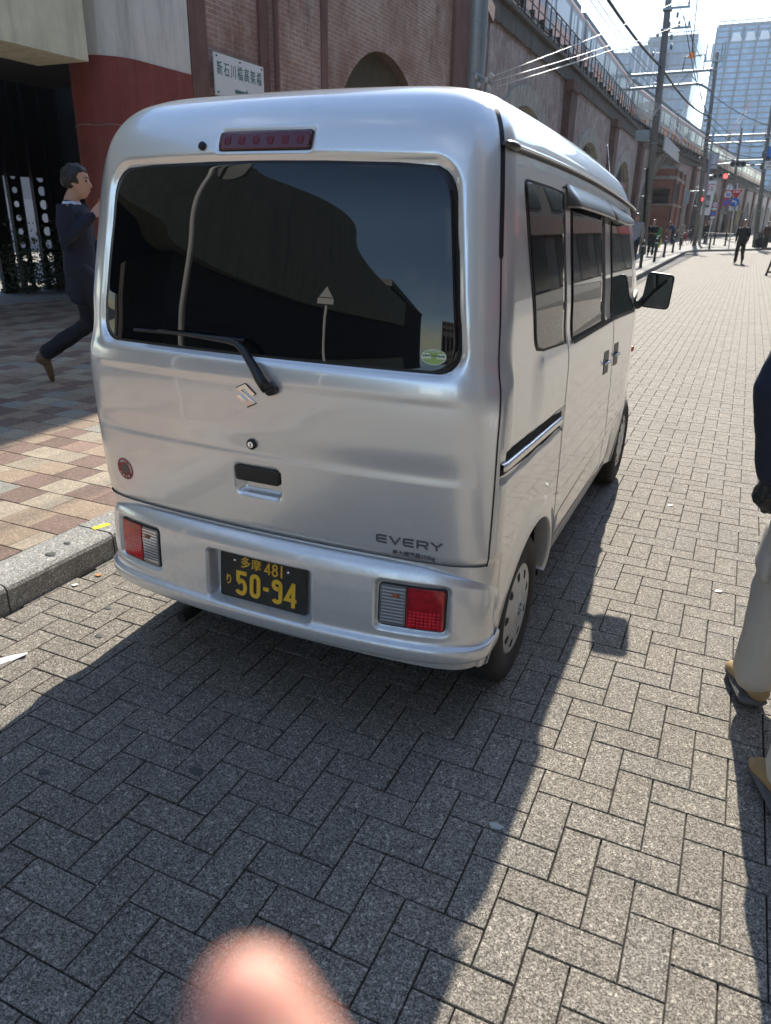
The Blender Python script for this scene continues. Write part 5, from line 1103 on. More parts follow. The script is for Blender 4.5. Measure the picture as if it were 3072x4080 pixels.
m_ = MB(); m_.box(-.25, .23, 50.93, 50.95, 2.38, 2.66); p = m_.build('plate', M_W, sp_o); FM = fmap(facing((-.01, 50.925, 2.5), (0, -1, 0))); m_ = MB(); ribbon(m_, [(-.16, -.07), (.09, -.07)], .03, FM, 0, .004); m_.prism([(.17, -.07), (.09, -.02), (.09, -.12)][::-1], FM, 0, .004); m_.build('arrow', M_BK, p)
link('lettering', text_mesh("一方通行", .095, facing((-.01, 50.925, 2.52), (0, -1, 0)), .004, .003), M_BK, p); link('lettering', text_mesh("自転車を除く", .06, facing((-.01, 50.925, 2.61), (0, -1, 0)), .004, .002), M_BK, p)
bs = thing('road_sign', 'big round blue straight-or-right sign with a one-way plate, at the right edge', 'road sign', (1.75, 61.6, .12))
p = round_sign(bs, (1.72, 61.6, 6.42), .47, M_SB, None); FM = fmap(facing((1.72, 61.57, 6.42), (0, -1, 0))); m_ = MB()
ribbon(m_, [(-.08, -.33), (-.08, .12)], .11, FM, 0, .006); m_.prism([(-.20, .10), (.04, .10), (-.08, .32)], FM, 0, .006); ribbon(m_, [(-.2, -.18), (.02, -.18)], .09, FM, .0, .0055); ribbon(m_, [(-.08, -.02), (.02, .02), (.18, .03)], .10, FM, 0, .005); m_.prism([(.16, .14), (.16, -.09), (.36, .03)][::-1], FM, 0, .006); m_.build('arrow', M_W, p)
m_ = MB(); m_.lathe([(0, 0), (.46, 0), (.46, .03)], (1.42, 62.1, 6.32), 'Y', 24); m_.build('back_disc', M_BK, bs)
m_ = MB(); m_.box(1.25, 2.1, 61.58, 61.60, 5.32, 5.82); p = m_.build('plate', M_W, bs); FM = fmap(facing((1.68, 61.575, 5.5), (0, -1, 0))); m_ = MB(); ribbon(m_, [(-.30, -.06), (.20, -.06)], .05, FM, 0, .005); m_.prism([(.32, -.06), (.18, .02), (.18, -.14)][::-1], FM, 0, .005); m_.build('arrow', M_BK, p)
link('lettering', text_mesh("一方通行", .19, facing((1.68, 61.575, 5.66), (0, -1, 0)), .005, .006), M_BK, p)
m_ = MB(); m_.box(1.02, 1.26, 62.0, 62.03, 5.3, 5.7); m_.build('back_plate', M_BK, bs); m_ = MB(); m_.tube([(1.6, 61.7, 5.4), (1.5, 61.7, 6.8)], .04, 8); m_.tube([(1.2, 62, 5.6), (1.7, 61.7, 5.6)], .03, 6); m_.build('bracket', M_GST, bs)
s3 = thing('road_sign', 'smaller sign pole with a 20 speed sign beside the tall white banner', 'road sign', (-1.62, 62, .12)); m_ = MB(); m_.tube([(-1.68, 62, .12), (-1.56, 62, 3.0)], .035, 8); m_.build('pole', M_W, s3)
p = round_sign(s3, (-1.55, 61.95, 2.95), .20, M_W, M_SR); link('lettering', text_mesh("20", .2, facing((-1.55, 61.925, 2.94), (0, -1, 0)), .004, .006), M_SB, p); p = round_sign(s3, (-1.58, 61.95, 2.35), .20, M_SB, M_SR)
for z in (2.66, 2.08): m_ = MB(); m_.box(-1.75, -1.38, 61.94, 61.96, z-.05, z+.05); m_.build('plate', M_W, s3)
bn = thing('banner', 'tall white hanging shop banner with red and black writing under the railway', 'banner', (-2.6, 73.5, .1)); m_ = MB(); m_.prism([(-3.18, 2.35), (-2.38, 2.35), (-2.22, 5.1), (-2.95, 5.1)], lambda a, b_, d: (a, 73.5+d, b_), 0, .06); m_.build('cloth', M_W, bn)
link('lettering', text_mesh("酒", .62, facing((-2.62, 73.49, 4.55), (0, -1, 0)), .006, .014), M_SR, bn); link('lettering', text_mesh("居酒屋", .42, facing((-2.72, 73.49, 3.35), (0, -1, 0)), .006, .01, vertical=True), M_BK, bn)
m_ = MB(); m_.tube([(-3.0, 73.6, .1), (-2.95, 73.6, 5.3)], .04, 6); m_.tube([(-3.0, 73.55, 5.15), (-2.1, 73.55, 5.15)], .03, 6); m_.build('support', M_GST, bn)

# ------------------------------------------------------------------ station block and shops along the viaduct
stn = thing('station_building', 'red brick block with pale string courses and a small balcony below the slanting white panels', 'building', (-6.2, 72, 0))
m_ = MB(); m_.box(-8.6, -5.35, 69.5, 79.5, 0, 6.0); m_.build('wall', M_BRR, stn)
M_STC = stained('string_course', (.36, .33, .28), .2)
for z0, z1 in ((3.0, 3.16), (5.05, 5.3), (5.85, 6.05)): m_ = MB(); m_.box(-8.7, -5.25, 69.4, 79.6, z0, z1); m_.build('string_course', M_STC, stn)
for y0 in (69.5, 74.2, 79.0): m_ = MB(); m_.box(-5.36, -5.24, y0, y0+.5, 0, 6.02); m_.build('corner_pilaster', M_PIL, stn)
m_ = MB(); m_.box(-6.9, -5.6, 69.3, 69.49, 3.16, 4.3); m_.build('window', M_DKO, stn); m_ = MB(); m_.box(-5.36, -5.33, 70.3, 73.9, 3.3, 4.8); m_.build('window', M_DKO, stn)
m_ = MB()
for k in range(9): m_.tube([(-6.9+.16*k, 69.2, 3.16), (-6.9+.16*k, 69.2, 3.85)], .016, 4)
m_.tube([(-6.95, 69.2, 3.85), (-5.55, 69.2, 3.85)], .025, 5); m_.build('balcony_rail', M_STEEL, stn)
wp_ = thing('parapet_screen', 'pale grey sheet-metal screen with slanting brackets on the viaduct edge', 'screen', (-6.3, 74, 6.9)); m_ = MB(); m_.box(-6.32, -6.22, 66.5, 84, 7.0, 8.05); m_.build('sheet', mat('pale_sheet_metal', (.42, .42, .41), .5, noise=(1, .08)), wp_)
m_ = MB(); m_.box(-7.6, -6.2, 66.5, 84, 6.86, 6.99); m_.build('ledge', M_PARA, wp_)
for k in range(9): y = 67.2+1.9*k; m_ = MB(); m_.prism([(-6.25, 6.85), (-6.6, 6.85), (-7.35, 5.0), (-7.25, 4.7)], lambda a, b_, d: (a, y+d, b_), 0, .35); m_.build('bracket', M_STC, wp_)
m_ = MB(); m_.tube([(-6.0, 66.5, 8.6), (-6.0, 84, 8.6)], .03, 5); m_.tube([(-6.0, 66.5, 9.1), (-6.0, 84, 9.1)], .03, 5); m_.build('rail', M_W, wp_)
bb = tag(relocate((lambda q: (q.box(-6.95, -6.85, 47.5, 53.0, 2.45, 3.95), q.build('wall_banner', mat('faded_red_banner', (.33, .13, .14), .6, noise=(3, .4))))[1])(MB()), (-6.9, 50, 2.4)), 'faded red and yellow banner hung on the brick viaduct near the van front', 'banner')
m_ = MB(); m_.box(-6.84, -6.82, 47.5, 49.0, 2.45, 3.95); m_.build('yellow_panel', mat('faded_yellow', (.50, .36, .12), .6), bb)
link('lettering', text_mesh("焼鳥", 1.0, facing((-6.83, 50.9, 3.2), (1, 0, 0)), .01, .01), M_W, bb)
ln = thing('paper_lantern', 'round red paper lantern beside the head of the man in grey', 'lantern', (-6.3, 50, 1.9)); m_ = MB(); m_.sphere((-6.3, 50.5, 2.15), (.30, .30, .26), 14, 10); m_.build('shade', mat('red_paper', (.75, .08, .04), .6), ln, True); m_ = MB(); m_.lathe([(.14, -.29), (.14, -.24)], (-6.3, 50.5, 2.15), 'Z', 10, True); m_.lathe([(.14, .24), (.14, .29)], (-6.3, 50.5, 2.15), 'Z', 10, True); m_.tube([(-6.3, 50.5, 2.44), (-6.3, 50.5, 2.9), (-6.9, 50.5, 2.95)], .012, 5); m_.build('frame', M_BK, ln)
gb = thing('green_sign', 'green standing board with two yellow bent arrows behind the bollards', 'sign board', (-3.6, 45, .12)); m_ = MB(); m_.box(-3.95, -3.35, 45, 45.08, .3, 1.35); m_.build('board', mat('board_green', (.04, .24, .06), .5), gb)
for s_ in (-1, 1): m_ = MB(); x_ = -3.65+s_*.27; ribbon(m_, [(x_-.06*s_*-1, .75), (x_+.04, .52), (x_-.03, .3)], .09, lambda a, b_, d: (a, 44.98-d, b_), 0, .02); m_.build('yellow_arrow', mat('board_yellow', (.75, .70, .05), .5), gb)
m_ = MB(); m_.tube([(-3.85, 45.1, .12), (-3.85, 45.04, .6)], .02, 5); m_.tube([(-3.45, 45.1, .12), (-3.45, 45.04, .6)], .02, 5); m_.build('feet', M_STEEL, gb)
# shopfronts under the distant arches
for j, (y_, z0, z1, c, nm) in enumerate(((118, .2, 3.4, (.42, .38, .30), 'cream'), (127, .2, 3.0, (.48, .46, .42), 'white'), (137, 1.6, 3.8, (.55, .44, .16), 'yellow'), (150, .2, 3.3, (.40, .38, .34), 'grey'), (163, .2, 3.2, (.45, .42, .36), 'beige'))):
    x_ = XF(y_)+.35; o = thing('shopfront', nm+' shopfront under a distant arch of the curving viaduct, number '+['one', 'two', 'three', 'four', 'five'][j]+' from the banner', 'shopfront', (x_, y_, .1)); m_ = MB(); m_.box(x_-.2, x_, y_-2.3, y_+2.3, z0, z1); f_ = m_.build('front_panel', mat('shop_'+nm, c, .7, noise=(2, .3)), o)
    m_ = MB(); m_.box(x_, x_+.5, y_-2.0, y_+2.0, z1-.35, z1-.1); m_.build('awning', mat('shop_awning_'+nm, tuple(q*.6 for q in c), .7), o); m_ = MB(); m_.box(x_-.1, x_+.02, y_-.5, y_+.5, z0, z0+2.0); m_.build('door', M_DKO, o)
# bollards
M_BOL = mat('bollard_green_black', (.025, .035, .03), .4, coat=.3)
def bollard(x, y, lab):
    o = thing('bollard', lab, 'bollard', (x, y, .12), 'bollards along the kerb'); m_ = MB(); m_.tube([(x, y, .11), (x, y, .80)], .055, 14); m_.tube([(x, y, .83), (x, y, .93), (x, y, .96)], [.055, .055, .035], 14); m_.build('post', M_BOL, o, True)
    m_ = MB(); m_.tube([(x, y, .795), (x, y, .835)], .057, 14); m_.build('reflective_band', M_W, o, True); m_ = MB(); m_.sphere((x, y, .985), (.045, .045, .035), 10, 6); m_.build('knob', M_CHROME, o, True); m_ = MB(); m_.lathe([(.09, -.0), (.09, .02), (.057, .025)], (x, y, .119), 'Z', 14); m_.build('base_flange', M_BOL, o); return o
b0 = bollard(-2.11, 26.8, 'dark bollard nearest the van mirror, first of the kerb row')
for k, (x, y, lb) in enumerate(((-2.22, 32.1, 'second bollard of the kerb row, beside the woman in black'), (-2.33, 37.1, 'third bollard of the kerb row, in front of the green board'), (-2.5, 43.5, 'fourth bollard of the kerb row, before the man in blue'), (-2.6, 49.6, 'fifth bollard, where the kerb starts to bend'), (-2.1, 66.4, 'thin bollard farthest back beside the signal pole'), (-1.05, 52.4, 'bollard standing alone right on the kerb bend'), (1.6, 59.2, 'bollard in front of the black car wheel'), (2.1, 58, 'bollard closest to the black car headlamp'))):
    copy_tree(b0, (x, y, .12), 0, lb)
br = thing('guard_rail', 'black tubular guard rail with three posts across the pavement tip', 'guard rail', (-1.2, 60, .12)); m_ = MB(); pts = [(-1.9, 64.5), (-1.25, 62.0), (-.4, 59.5)]
m_.tube([(-2.0, 66, .95), (-1.3, 64.5, .95), (.1, 61.5, .95)], .045, 8); m_.tube([(-2.0, 66, .6), (-1.3, 64.5, .6), (.1, 61.5, .6)], .03, 8); m_.build('rail', M_BOL, br)
for x, y in ((-1.95, 66), (-1.28, 64.4), (-.42, 62.6)): m_ = MB(); m_.tube([(x, y, .11), (x, y, 1.0)], .06, 10); m_.tube([(x, y, .11), (x, y, .16)], .11, 10); m_.build('post', M_BOL, br)

# ------------------------------------------------------------------ buildings that only the paint and the glass reflect
M_BLD = brick_mat('tile_facade', (.15, .135, .125), (.18, .165, .155), (.10, .10, .10), (.10, .095, .09), .5); M_BLD2 = stained('render_facade', (.17, .155, .14), .2)
def block(lab, x0, x1, y0, y1, h, m, face, floors=4, bays=5):
    o = thing('street_building', lab, 'building', ((x0+x1)/2, (y0+y1)/2, 0)); m_ = MB(); m_.box(x0, x1, y0, y1, 0, h); m_.build('wall', m, o)
    m_ = MB(); m_.box(x0-.15, x1+.15, y0-.15, y1+.15, h, h+.5); m_.build('cornice', M_STC, o); fh = h/floors
    for f_ in range(floors):
        for k in range(bays):
            m_ = MB(); z0 = f_*fh+(.15 if f_ == 0 else .9); z1 = f_*fh+fh-.6
            if face == 'x': L_ = (y1-y0)/bays; a = y0+L_*(k+.2); m_.box(x0-.04, x0+.05, a, a+L_*.6, z0, z1)
            else: L_ = (x1-x0)/bays; a = x0+L_*(k+.2); m_.box(a, a+L_*.6, y1-.05, y1+.04, z0, z1)
            m_.build('window', M_TRW, o)
    return o
M_FAS = mat('fascia_red', (.42, .04, .05), .5)
for lab, y0, y1, h, m in (('dark tiled building across the street beside the camera', -9, 6, 14, M_BLD), ('rendered building across the street level with the van front', 6.3, 20, 17, M_BLD2), ('tall dark tiled building farther up across the street', 20.3, 38, 20, M_BLD), ('long rendered building far up across the street', 38.3, 75, 18, M_BLD2), ('farthest tiled building across the street', 75.3, 150, 22, M_BLD)):
    o = block(lab, 11.0, 21, y0, y1, h*.8, m, 'x'); mb = MB(); mb.box(10.7, 11.0, y0+.4, y1-.4, 3.0, 3.9); mb.build('fascia', M_FAS if m is M_BLD else M_PBR, o)
block('tall building behind the camera on the station side', -24, -8.6, -52, -31, 8.5, M_BLD, 'y'); block('grey building closing the street far behind the camera', -3, 14, -95, -80, 11, M_BLD2, 'y'); block('dark corner building behind the camera on the right', 7.5, 22, -30, -10, 18, M_BLD, 'y')
# viaduct side wall behind the camera
o = thing('street_building', 'low brown brick station wall behind the camera on the pavement side', 'building', (-8, -16, 0)); m_ = MB(); m_.box(-12, -7.0, -30.5, -6, 0, 3.25); m_.build('wall', M_BLD, o)
cp_ = thing('street_mirror_pole', 'white pole with a round street mirror standing behind the camera', 'street mirror', (-1.75, -1.75, .12)); m_ = MB(); m_.tube([(-2.05, -1.75, .12), (-2.05, -1.75, 2.9), (-2.00, -1.8, 3.15), (-1.85, -1.85, 3.3)], .030, 12); m_.build('pole', mat('white_gloss_pole', (.88, .88, .87), .3), cp_, True)
m_ = MB(); m_.lathe([(.20, 0), (.21, .02), (.20, .05), (0, .07)], (-1.92, -1.95, 2.95), 'Y', 28); m_.build('mirror_back', mat('mirror_grey', (.30, .31, .30), .5), cp_); m_ = MB(); m_.lathe([(0, -.03), (.13, -.018), (.19, 0)], (-1.92, -1.95, 2.95), 'Y', 28); m_.build('mirror_face', M_CHROME, cp_, True)
tp_ = thing('road_sign', 'small triangular sign on a thin grey pole behind the camera', 'road sign', (-2.1, -5.0, .12)); m_ = MB(); m_.tube([(-2.1, -5, .12), (-2.1, -5, 2.2)], .022, 10); m_.build('pole', M_W, tp_, True); m_ = MB(); m_.prism([(-.12, 0), (.12, 0), (0, .20)], lambda a, b_, d: (-2.1+a, -4.96+d, 2.22+b_), 0, .02); m_.build('triangle_plate', M_W, tp_); m_ = MB(); m_.box(-2.24, -1.96, -4.96, -4.94, 2.08, 2.20); m_.build('plate', M_W, tp_)
# a painted crossing beside the van (seen in its flank)
cw = MB()
for k in range(4): cw.box(4.2, 8.2, -4.2+1.1*k, -3.7+1.1*k, .0015, .004)
o = cw.build('crossing_marking', M_W); tag(o, kind='structure')

# ------------------------------------------------------------------ people
M_SKIN = mat('skin', (.52, .30, .21), .5, spec=.4); M_HAIR = mat('black_hair', (.018, .015, .013), .5, bump=(200, .4, .003)); M_EYE = mat('eye_dark', (.02, .015, .012), .2); M_LIP = mat('lips', (.40, .16, .13), .5)
def loft(mb, pts, rad, side=Vector((1, 0, 0)), n=14, cap=True):
    pts = [Vector(p) for p in pts]; rad = [(r, r) if isinstance(r, (int, float)) else r for r in rad]; N_ = len(pts)
    if cap:
        d0 = (pts[0]-pts[1]).normalized(); d1 = (pts[-1]-pts[-2]).normalized(); a0, a1 = min(rad[0]), min(rad[-1])
        pts = [pts[0]+d0*a0*.95, pts[0]+d0*a0*.6]+pts+[pts[-1]+d1*a1*.6, pts[-1]+d1*a1*.95]
        rad = [(rad[0][0]*.2, rad[0][1]*.2), (rad[0][0]*.75, rad[0][1]*.75)]+rad+[(rad[-1][0]*.75, rad[-1][1]*.75), (rad[-1][0]*.2, rad[-1][1]*.2)]
    vs = []; N_ = len(pts)
    for i, p in enumerate(pts):
        d = (pts[min(i+1, N_-1)]-pts[max(0, i-1)]).normalized(); s_ = side-d*side.dot(d)
        s_ = s_.normalized() if s_.length > .05 else d.orthogonal().normalized(); f_ = d.cross(s_)
        for k in range(n): a = 2*math.pi*k/n; vs.append(p+s_*math.cos(a)*rad[i][0]+f_*math.sin(a)*rad[i][1])
    mb.add(vs, [(i*n+k, i*n+(k+1) % n, (i+1)*n+(k+1) % n, (i+1)*n+k) for i in range(N_-1) for k in range(n)]+[tuple(range(n-1, -1, -1)), tuple((N_-1)*n+k for k in range(n))])
def fuse(mb, voxel, smooth=3, disp=None):
    me = bpy.data.meshes.new("f"); me.from_pydata(mb.v, [], mb.f); me.update(); o = bpy.data.objects.new("f", me)
    r = o.modifiers.new("r", 'REMESH'); r.mode = 'VOXEL'; r.voxel_size = voxel
    s_ = o.modifiers.new("s", 'SMOOTH'); s_.iterations = smooth; s_.factor = .5
    out = evalmesh(o); bpy.data.objects.remove(o); out.materials.clear(); return out
def wrinkle(me, amp, scale, seed=0):
    from mathutils import noise
    n = len(me.vertices); co = np.zeros(n*3); nr = np.zeros(n*3); me.vertices.foreach_get('co', co); me.vertices.foreach_get('normal', nr); co = co.reshape(-1, 3)
    w_ = np.array([noise.fractal(Vector((q[0]*scale+seed, q[1]*scale+seed*2, q[2]*scale*.55)), 1.0, 2.0, 3) for q in co]); co += nr.reshape(-1, 3)*w_[:, None]*amp; me.vertices.foreach_set('co', co.ravel())
    me.update()
def person(lab, loc, ang, H=1.70, J={}, top=(.1, .1, .1), bottom=(.03, .03, .04), shoe=(.03, .03, .03), vox=.02, female=False, hair=None, collar=None, jacket_len=.80, group=None, near=False, trouser_w=1.0, lean=0.0, topname='jacket', skirt=False, sleeve=1.0):
    """J overrides joints, local frame: +y is where the person faces, x their right"""
    o = thing('person', lab, 'person', loc, group); o.rotation_euler = (0, 0, ang); k = H/1.72; V = lambda a: Vector(a)
    j = dict(pel=(0, 0, .95), waist=(0, 0, 1.08), chest=(0, .0, 1.30), neck=(0, -.01, 1.46), head=(0, .02, 1.60), shL=(-.185, -.005, 1.41), shR=(.185, -.005, 1.41), elL=(-.235, -.03, 1.14), elR=(.235, -.03, 1.14), wrL=(-.245, .06, .89), wrR=(.245, .06, .89),
             hpL=(-.09, 0, .91), hpR=(.09, 0, .91), knL=(-.10, .03, .50), knR=(.10, .03, .50), anL=(-.10, 0, .085), anR=(.10, 0, .085), toL=(-.12, .17, .035), toR=(.12, .17, .035), look=(0, 1, 0))
    j.update(J); j = {a: V(b_) for a, b_ in j.items()}
    def add(name, me, m, sm_=True, par=None):
        me.transform(Matrix.Scale(k, 4)); return _lk(name, me, m, sm_, par)
    def _lk(name, me, m, sm_, par):
        ob = bpy.data.objects.new(name, me); COL.objects.link(ob); me.materials.append(m); ob.parent = par or o; me.polygons.foreach_set('use_smooth', [sm_]*len(me.polygons)); return ob
    # body: one continuous surface
    b = MB(); loft(b, [j['pel']-V((0, 0, .05)), j['waist'], j['chest'], j['neck']-V((0, 0, .05))], [(.13, .085), (.11, .08), (.14, .085), (.07, .06)])
    hd = j['head']; lk_ = j['look'].normalized(); rt = lk_.cross(V((0, 0, 1))).normalized(); up = rt.cross(lk_)
    loft(b, [j['neck']-V((0, 0, .06)), j['neck'], hd-up*.05-lk_*.01], [(.060, .060), (.054, .056), (.052, .055)])
    def hp(x_, y_, z_): return hd+rt*x_+lk_*y_+up*z_
    n, m_ = 16, 12; vs = []
    prof = [(-.118, .02, .028, .02), (-.105, .025, .040, .040), (-.080, .022, .055, .062), (-.045, .012, .066, .078), (-.01, .004, .073, .088), (.03, 0, .077, .094), (.07, -.004, .074, .090), (.10, -.008, .058, .070), (.120, -.010, .03, .036)]
    fs = []
    for (z_, y_, rx, ry) in prof:
        for q in range(n): a = 2*math.pi*q/n; vs.append(hp(rx*math.cos(a), y_+ry*math.sin(a), z_))
    fs = [(i*n+q, i*n+(q+1) % n, (i+1)*n+(q+1) % n, (i+1)*n+q) for i in range(len(prof)-1) for q in range(n)]+[tuple(range(n-1, -1, -1)), tuple((len(prof)-1)*n+q for q in range(n))]; b.add(vs, fs)
    loft(b, [hp(0, .082, .022), hp(0, .098, -.004), hp(0, .107, -.022), hp(0, .086, -.032)], [.009, .011, .015, .010], rt, 8)
    for s_ in (-1, 1): loft(b, [hp(s_*.074, -.004, -.025), hp(s_*.080, -.010, .0), hp(s_*.078, -.012, .022)], [(.006, .012), (.007, .017), (.006, .014)], rt, 8)
    loft(b, [hp(-.018, .088, -.055), hp(.018, .088, -.055)], [.008, .008], up, 8); loft(b, [hp(-.04, .074, .034), hp(.04, .074, .034)], [.009, .009], up, 8)
    for s_, S1 in ((-1, 'L'), (1, 'R')):
        sh, el, wr = j['sh'+S1], j['el'+S1], j['wr'+S1]; loft(b, [sh*.9+j['chest']*.1, sh, sh.lerp(el, .5), el, el.lerp(wr, .3), wr], [.04, .042, .036, .030, .034, .026])
        fd = (wr-el).normalized(); fw = (V((0, 1, 0))-fd*fd.y).normalized() if abs(fd.y) < .95 else V((0, 0, 1)); pn = fd.cross(fw).normalized()
        pm = wr+fd*.055; loft(b, [wr, wr+fd*.03, pm, wr+fd*.088], [(.024, .018), (.034, .017), (.040, .016), (.038, .014)], fw)
        curl = pn*(-s_); cu = curl if curl.length else pn
        for f_ in range(4):
            off = fw*(.030-.020*f_); L_ = [.062, .072, .066, .050][f_]; p0 = wr+fd*.085+off; p1_ = p0+fd*L_*.45+cu*.006; p2_ = p1_+fd*L_*.32+cu*.018; p3_ = p2_+fd*L_*.14+cu*.020
            loft(b, [p0-fd*.01, p0, p1_, p2_, p3_], [.0095, .0098, .0090, .0082, .0070], pn, 8)
        t0 = wr+fd*.030+fw*.028; loft(b, [t0-fw*.012, t0+fw*.008, t0+fw*.026+fd*.022+cu*.010, t0+fw*.030+fd*.048+cu*.018], [.013, .013, .011, .008], pn, 8)
        hpj, kn, an, to = j['hp'+S1], j['kn'+S1], j['an'+S1], j['to'+S1]; loft(b, [hpj, hpj.lerp(kn, .4), kn, kn.lerp(an, .3), an], [.085, .075, .052, .050, .035]); loft(b, [an-V((0, 0, .02)), an.lerp(to, .5)-V((0, 0, .02)), to], [.035, .034, .024])
    add('body', fuse(b, vox*.7 if near else vox*.8, 2), M_SKIN)
    # clothes follow the same skeleton
    M_TOP = mat('cloth_%02d%02d%02d' % tuple(int(q*99) for q in top), top, .85, bump=(60, .25, .006)); M_BOT = mat('cloth_%02d%02d%02d' % tuple(int(q*99) for q in bottom), bottom, .85, bump=(50, .25, .006)); M_SH = mat('shoe_%02d%02d%02d' % tuple(int(q*99) for q in shoe), shoe, .5)
    t = MB(); ww = .85 if female else 1.0; hem = V((0, 0, jacket_len-.95))
    loft(t, [j['pel']+hem, j['pel']+V((0, 0, .02)), j['waist'], j['chest'], j['chest'].lerp(j['neck'], .55), j['neck']-V((0, 0, .035))], [(.185*ww, .135), (.178*ww, .128), (.168*ww, .122), (.195*ww, .132), (.175*ww, .112), (.070, .070)], n=20)
    for S1 in 'LR':
        sh, el, wr = j['sh'+S1], j['el'+S1], j['wr'+S1]; loft(t, [sh.lerp(j['chest'], .25), sh, sh.lerp(el, .5), el, el.lerp(wr, .5), wr-(wr-el).normalized()*.01], [q*sleeve for q in (.075, .072, .064, .055, .050, .042)])
    me = fuse(t, vox*.75, 3); wrinkle(me, .010 if near else .008, 9, H*7); add(topname, me, M_TOP)
    t = MB(); loft(t, [j['pel']-V((0, 0, .06)), j['pel']+V((0, 0, .06))], [(.160*ww, .118), (.158*ww, .115)])
    for S1 in 'LR':
        hpj, kn, an = j['hp'+S1], j['kn'+S1], j['an'+S1]; w1 = trouser_w; loft(t, [hpj+V((0, 0, .03)), hpj.lerp(kn, .4), kn, kn.lerp(an, .5), an.lerp(kn, .06)], [(.100, .105), (.092*w1, .095*w1), (.076*w1, .078*w1), (.070*w1, .072*w1), (.068*w1, .072*w1)])
    me = fuse(t, vox*.75, 3); wrinkle(me, .009, 8, H*3); add('trousers', me, M_BOT)
    for S1 in 'LR':
        an, to = j['an'+S1], j['to'+S1]; d = (to-an); d = d-V((0, 0, 1))*0; f2 = V((d.x, d.y, 0)).normalized(); t = MB(); sl = (to-an).normalized(); hl = an-f2*.05-V((0, 0, .035))
        side_ = f2.cross(V((0, 0, 1))); loft(t, [an+V((0, 0, .03)), an-V((0, 0, .03))], [(.042, .05), (.045, .055)], side_)
        loft(t, [hl, an.lerp(to, .35)-V((0, 0, .022)), to, to+(to-an).normalized()*.045], [(.038, .036), (.043, .040), (.048, .030), (.036, .022)], side_); add('shoe', fuse(t, .012 if near else .018, 2), M_SH)
    # hair
    if hair is None: hair = M_HAIR
    h = MB(); vs = []; fs = []
    for i in range(13):
        th = math.pi*(i/12)-math.pi/2
        for q in range(20):
            a = 2*math.pi*q/20; x_, y_, z_ = (.092*math.cos(th)*math.cos(a)), .110*math.cos(th)*math.sin(a), .116*math.sin(th); lowc = -.075 if not female else -.12
            front = y_ > .025; cut = (.052 if front else lowc); kk = 1.0
            if z_ < cut: kk = .80
            vs.append(hp(x_*kk, (y_*kk)-.010, z_*kk+.022))
    fs = [(i*20+q, i*20+(q+1) % 20, (i+1)*20+(q+1) % 20, (i+1)*20+q) for i in range(12) for q in range(20)]; h.add(vs, fs)
    me = fuse(h, .010 if near else .016, 1); wrinkle(me, .011, 34, 3); add('hair', me, hair)
    if collar is not None:
        t = MB(); loft(t, [j['neck']-V((0, 0, .055)), j['neck']-V((0, .0, .005))], [(.085, .082), (.064, .066)], cap=False); me = fuse(t, .010, 1); add('collar', me, mat('collar_%02d' % int(collar[2]*99), collar, .8))
    if near or H > 1.6:
        for s_ in (-1, 1):
            t = MB(); t.sphere(hp(s_*.031, .079, .014), .0105, 8, 6); t.v = [tuple(q) for q in t.v]; me = bpy.data.meshes.new('eye'); me.from_pydata(t.v, [], t.f); add('eye', me, M_EYE)
            t = MB(); loft(t, [hp(s_*.017, .090, .036), hp(s_*.032, .088, .041), hp(s_*.048, .074, .036)], [.0035, .004, .003], up, 6); me = bpy.data.meshes.new('eyebrow'); me.from_pydata(t.v, [], t.f); add('eyebrow', me, M_HAIR)
        t = MB(); loft(t, [hp(-.022, .090, -.056), hp(0, .098, -.054), hp(.022, .090, -.056)], [.0035, .005, .0035], up, 6); me = bpy.data.meshes.new('mouth'); me.from_pydata(t.v, [], t.f); add('mouth', me, M_LIP)
    return o, j, k
def towalk(s=.30, a=.22, flip=False):
    A_, B_ = ('L', 'R') if not flip else ('R', 'L'); sx = {'L': -1, 'R': 1}; d = {}
    d['kn'+A_] = (sx[A_]*.095, s*.62, .52); d['an'+A_] = (sx[A_]*.095, s*.95, .10); d['to'+A_] = (sx[A_]*.11, s*.95+.17, .065)
    d['kn'+B_] = (sx[B_]*.10, -s*.05, .49); d['an'+B_] = (sx[B_]*.10, -s*1.15, .17); d['to'+B_] = (sx[B_]*.11, -s*1.15+.13, .04)
    d['el'+A_] = (sx[A_]*.24, -.12, 1.15); d['wr'+A_] = (sx[A_]*.25, -a*.7, .90); d['el'+B_] = (sx[B_]*.24, .02, 1.14); d['wr'+B_] = (sx[B_]*.23, a, .92); return d
# man in the suit, walking to the right, behind the van's left corner
ang = math.atan2(.50, .866)-math.pi/2
Js = dict(towalk(.30), look=(.0, 1, -.04), elR=(.23, -.04, 1.15), wrR=(.14, .17, 1.35), elL=(-.24, .02, 1.15), wrL=(-.20, .20, 1.02), knR=(.10, .28, .53), anR=(.10, .34, .09), toR=(.11, .51, .05), knL=(-.10, -.02, .50), anL=(-.10, -.42, .24), toL=(-.11, -.40, .06), head=(0, .05, 1.59))
ps, jj, kk = person('man in a dark navy suit walking past the red pier left of the van', (-3.80, 3.02, .12), ang, 1.77, Js, top=(.010, .014, .030), bottom=(.010, .012, .020), shoe=(.12, .065, .03), vox=.014, collar=(.60, .66, .80), near=True, jacket_len=.78, topname='suit_jacket')
t_ = MB(); w_ = jj['wrR']; loft(t_, [w_+Vector((-.02, .09, .02)), w_+Vector((-.035, .11, .15))], [.004, .004], n=8); me = bpy.data.meshes.new('pen'); me.from_pydata(t_.v, [], t_.f); me.transform(Matrix.Scale(kk, 4)); po = bpy.data.objects.new('pen', me); COL.objects.link(po); me.materials.append(M_W)
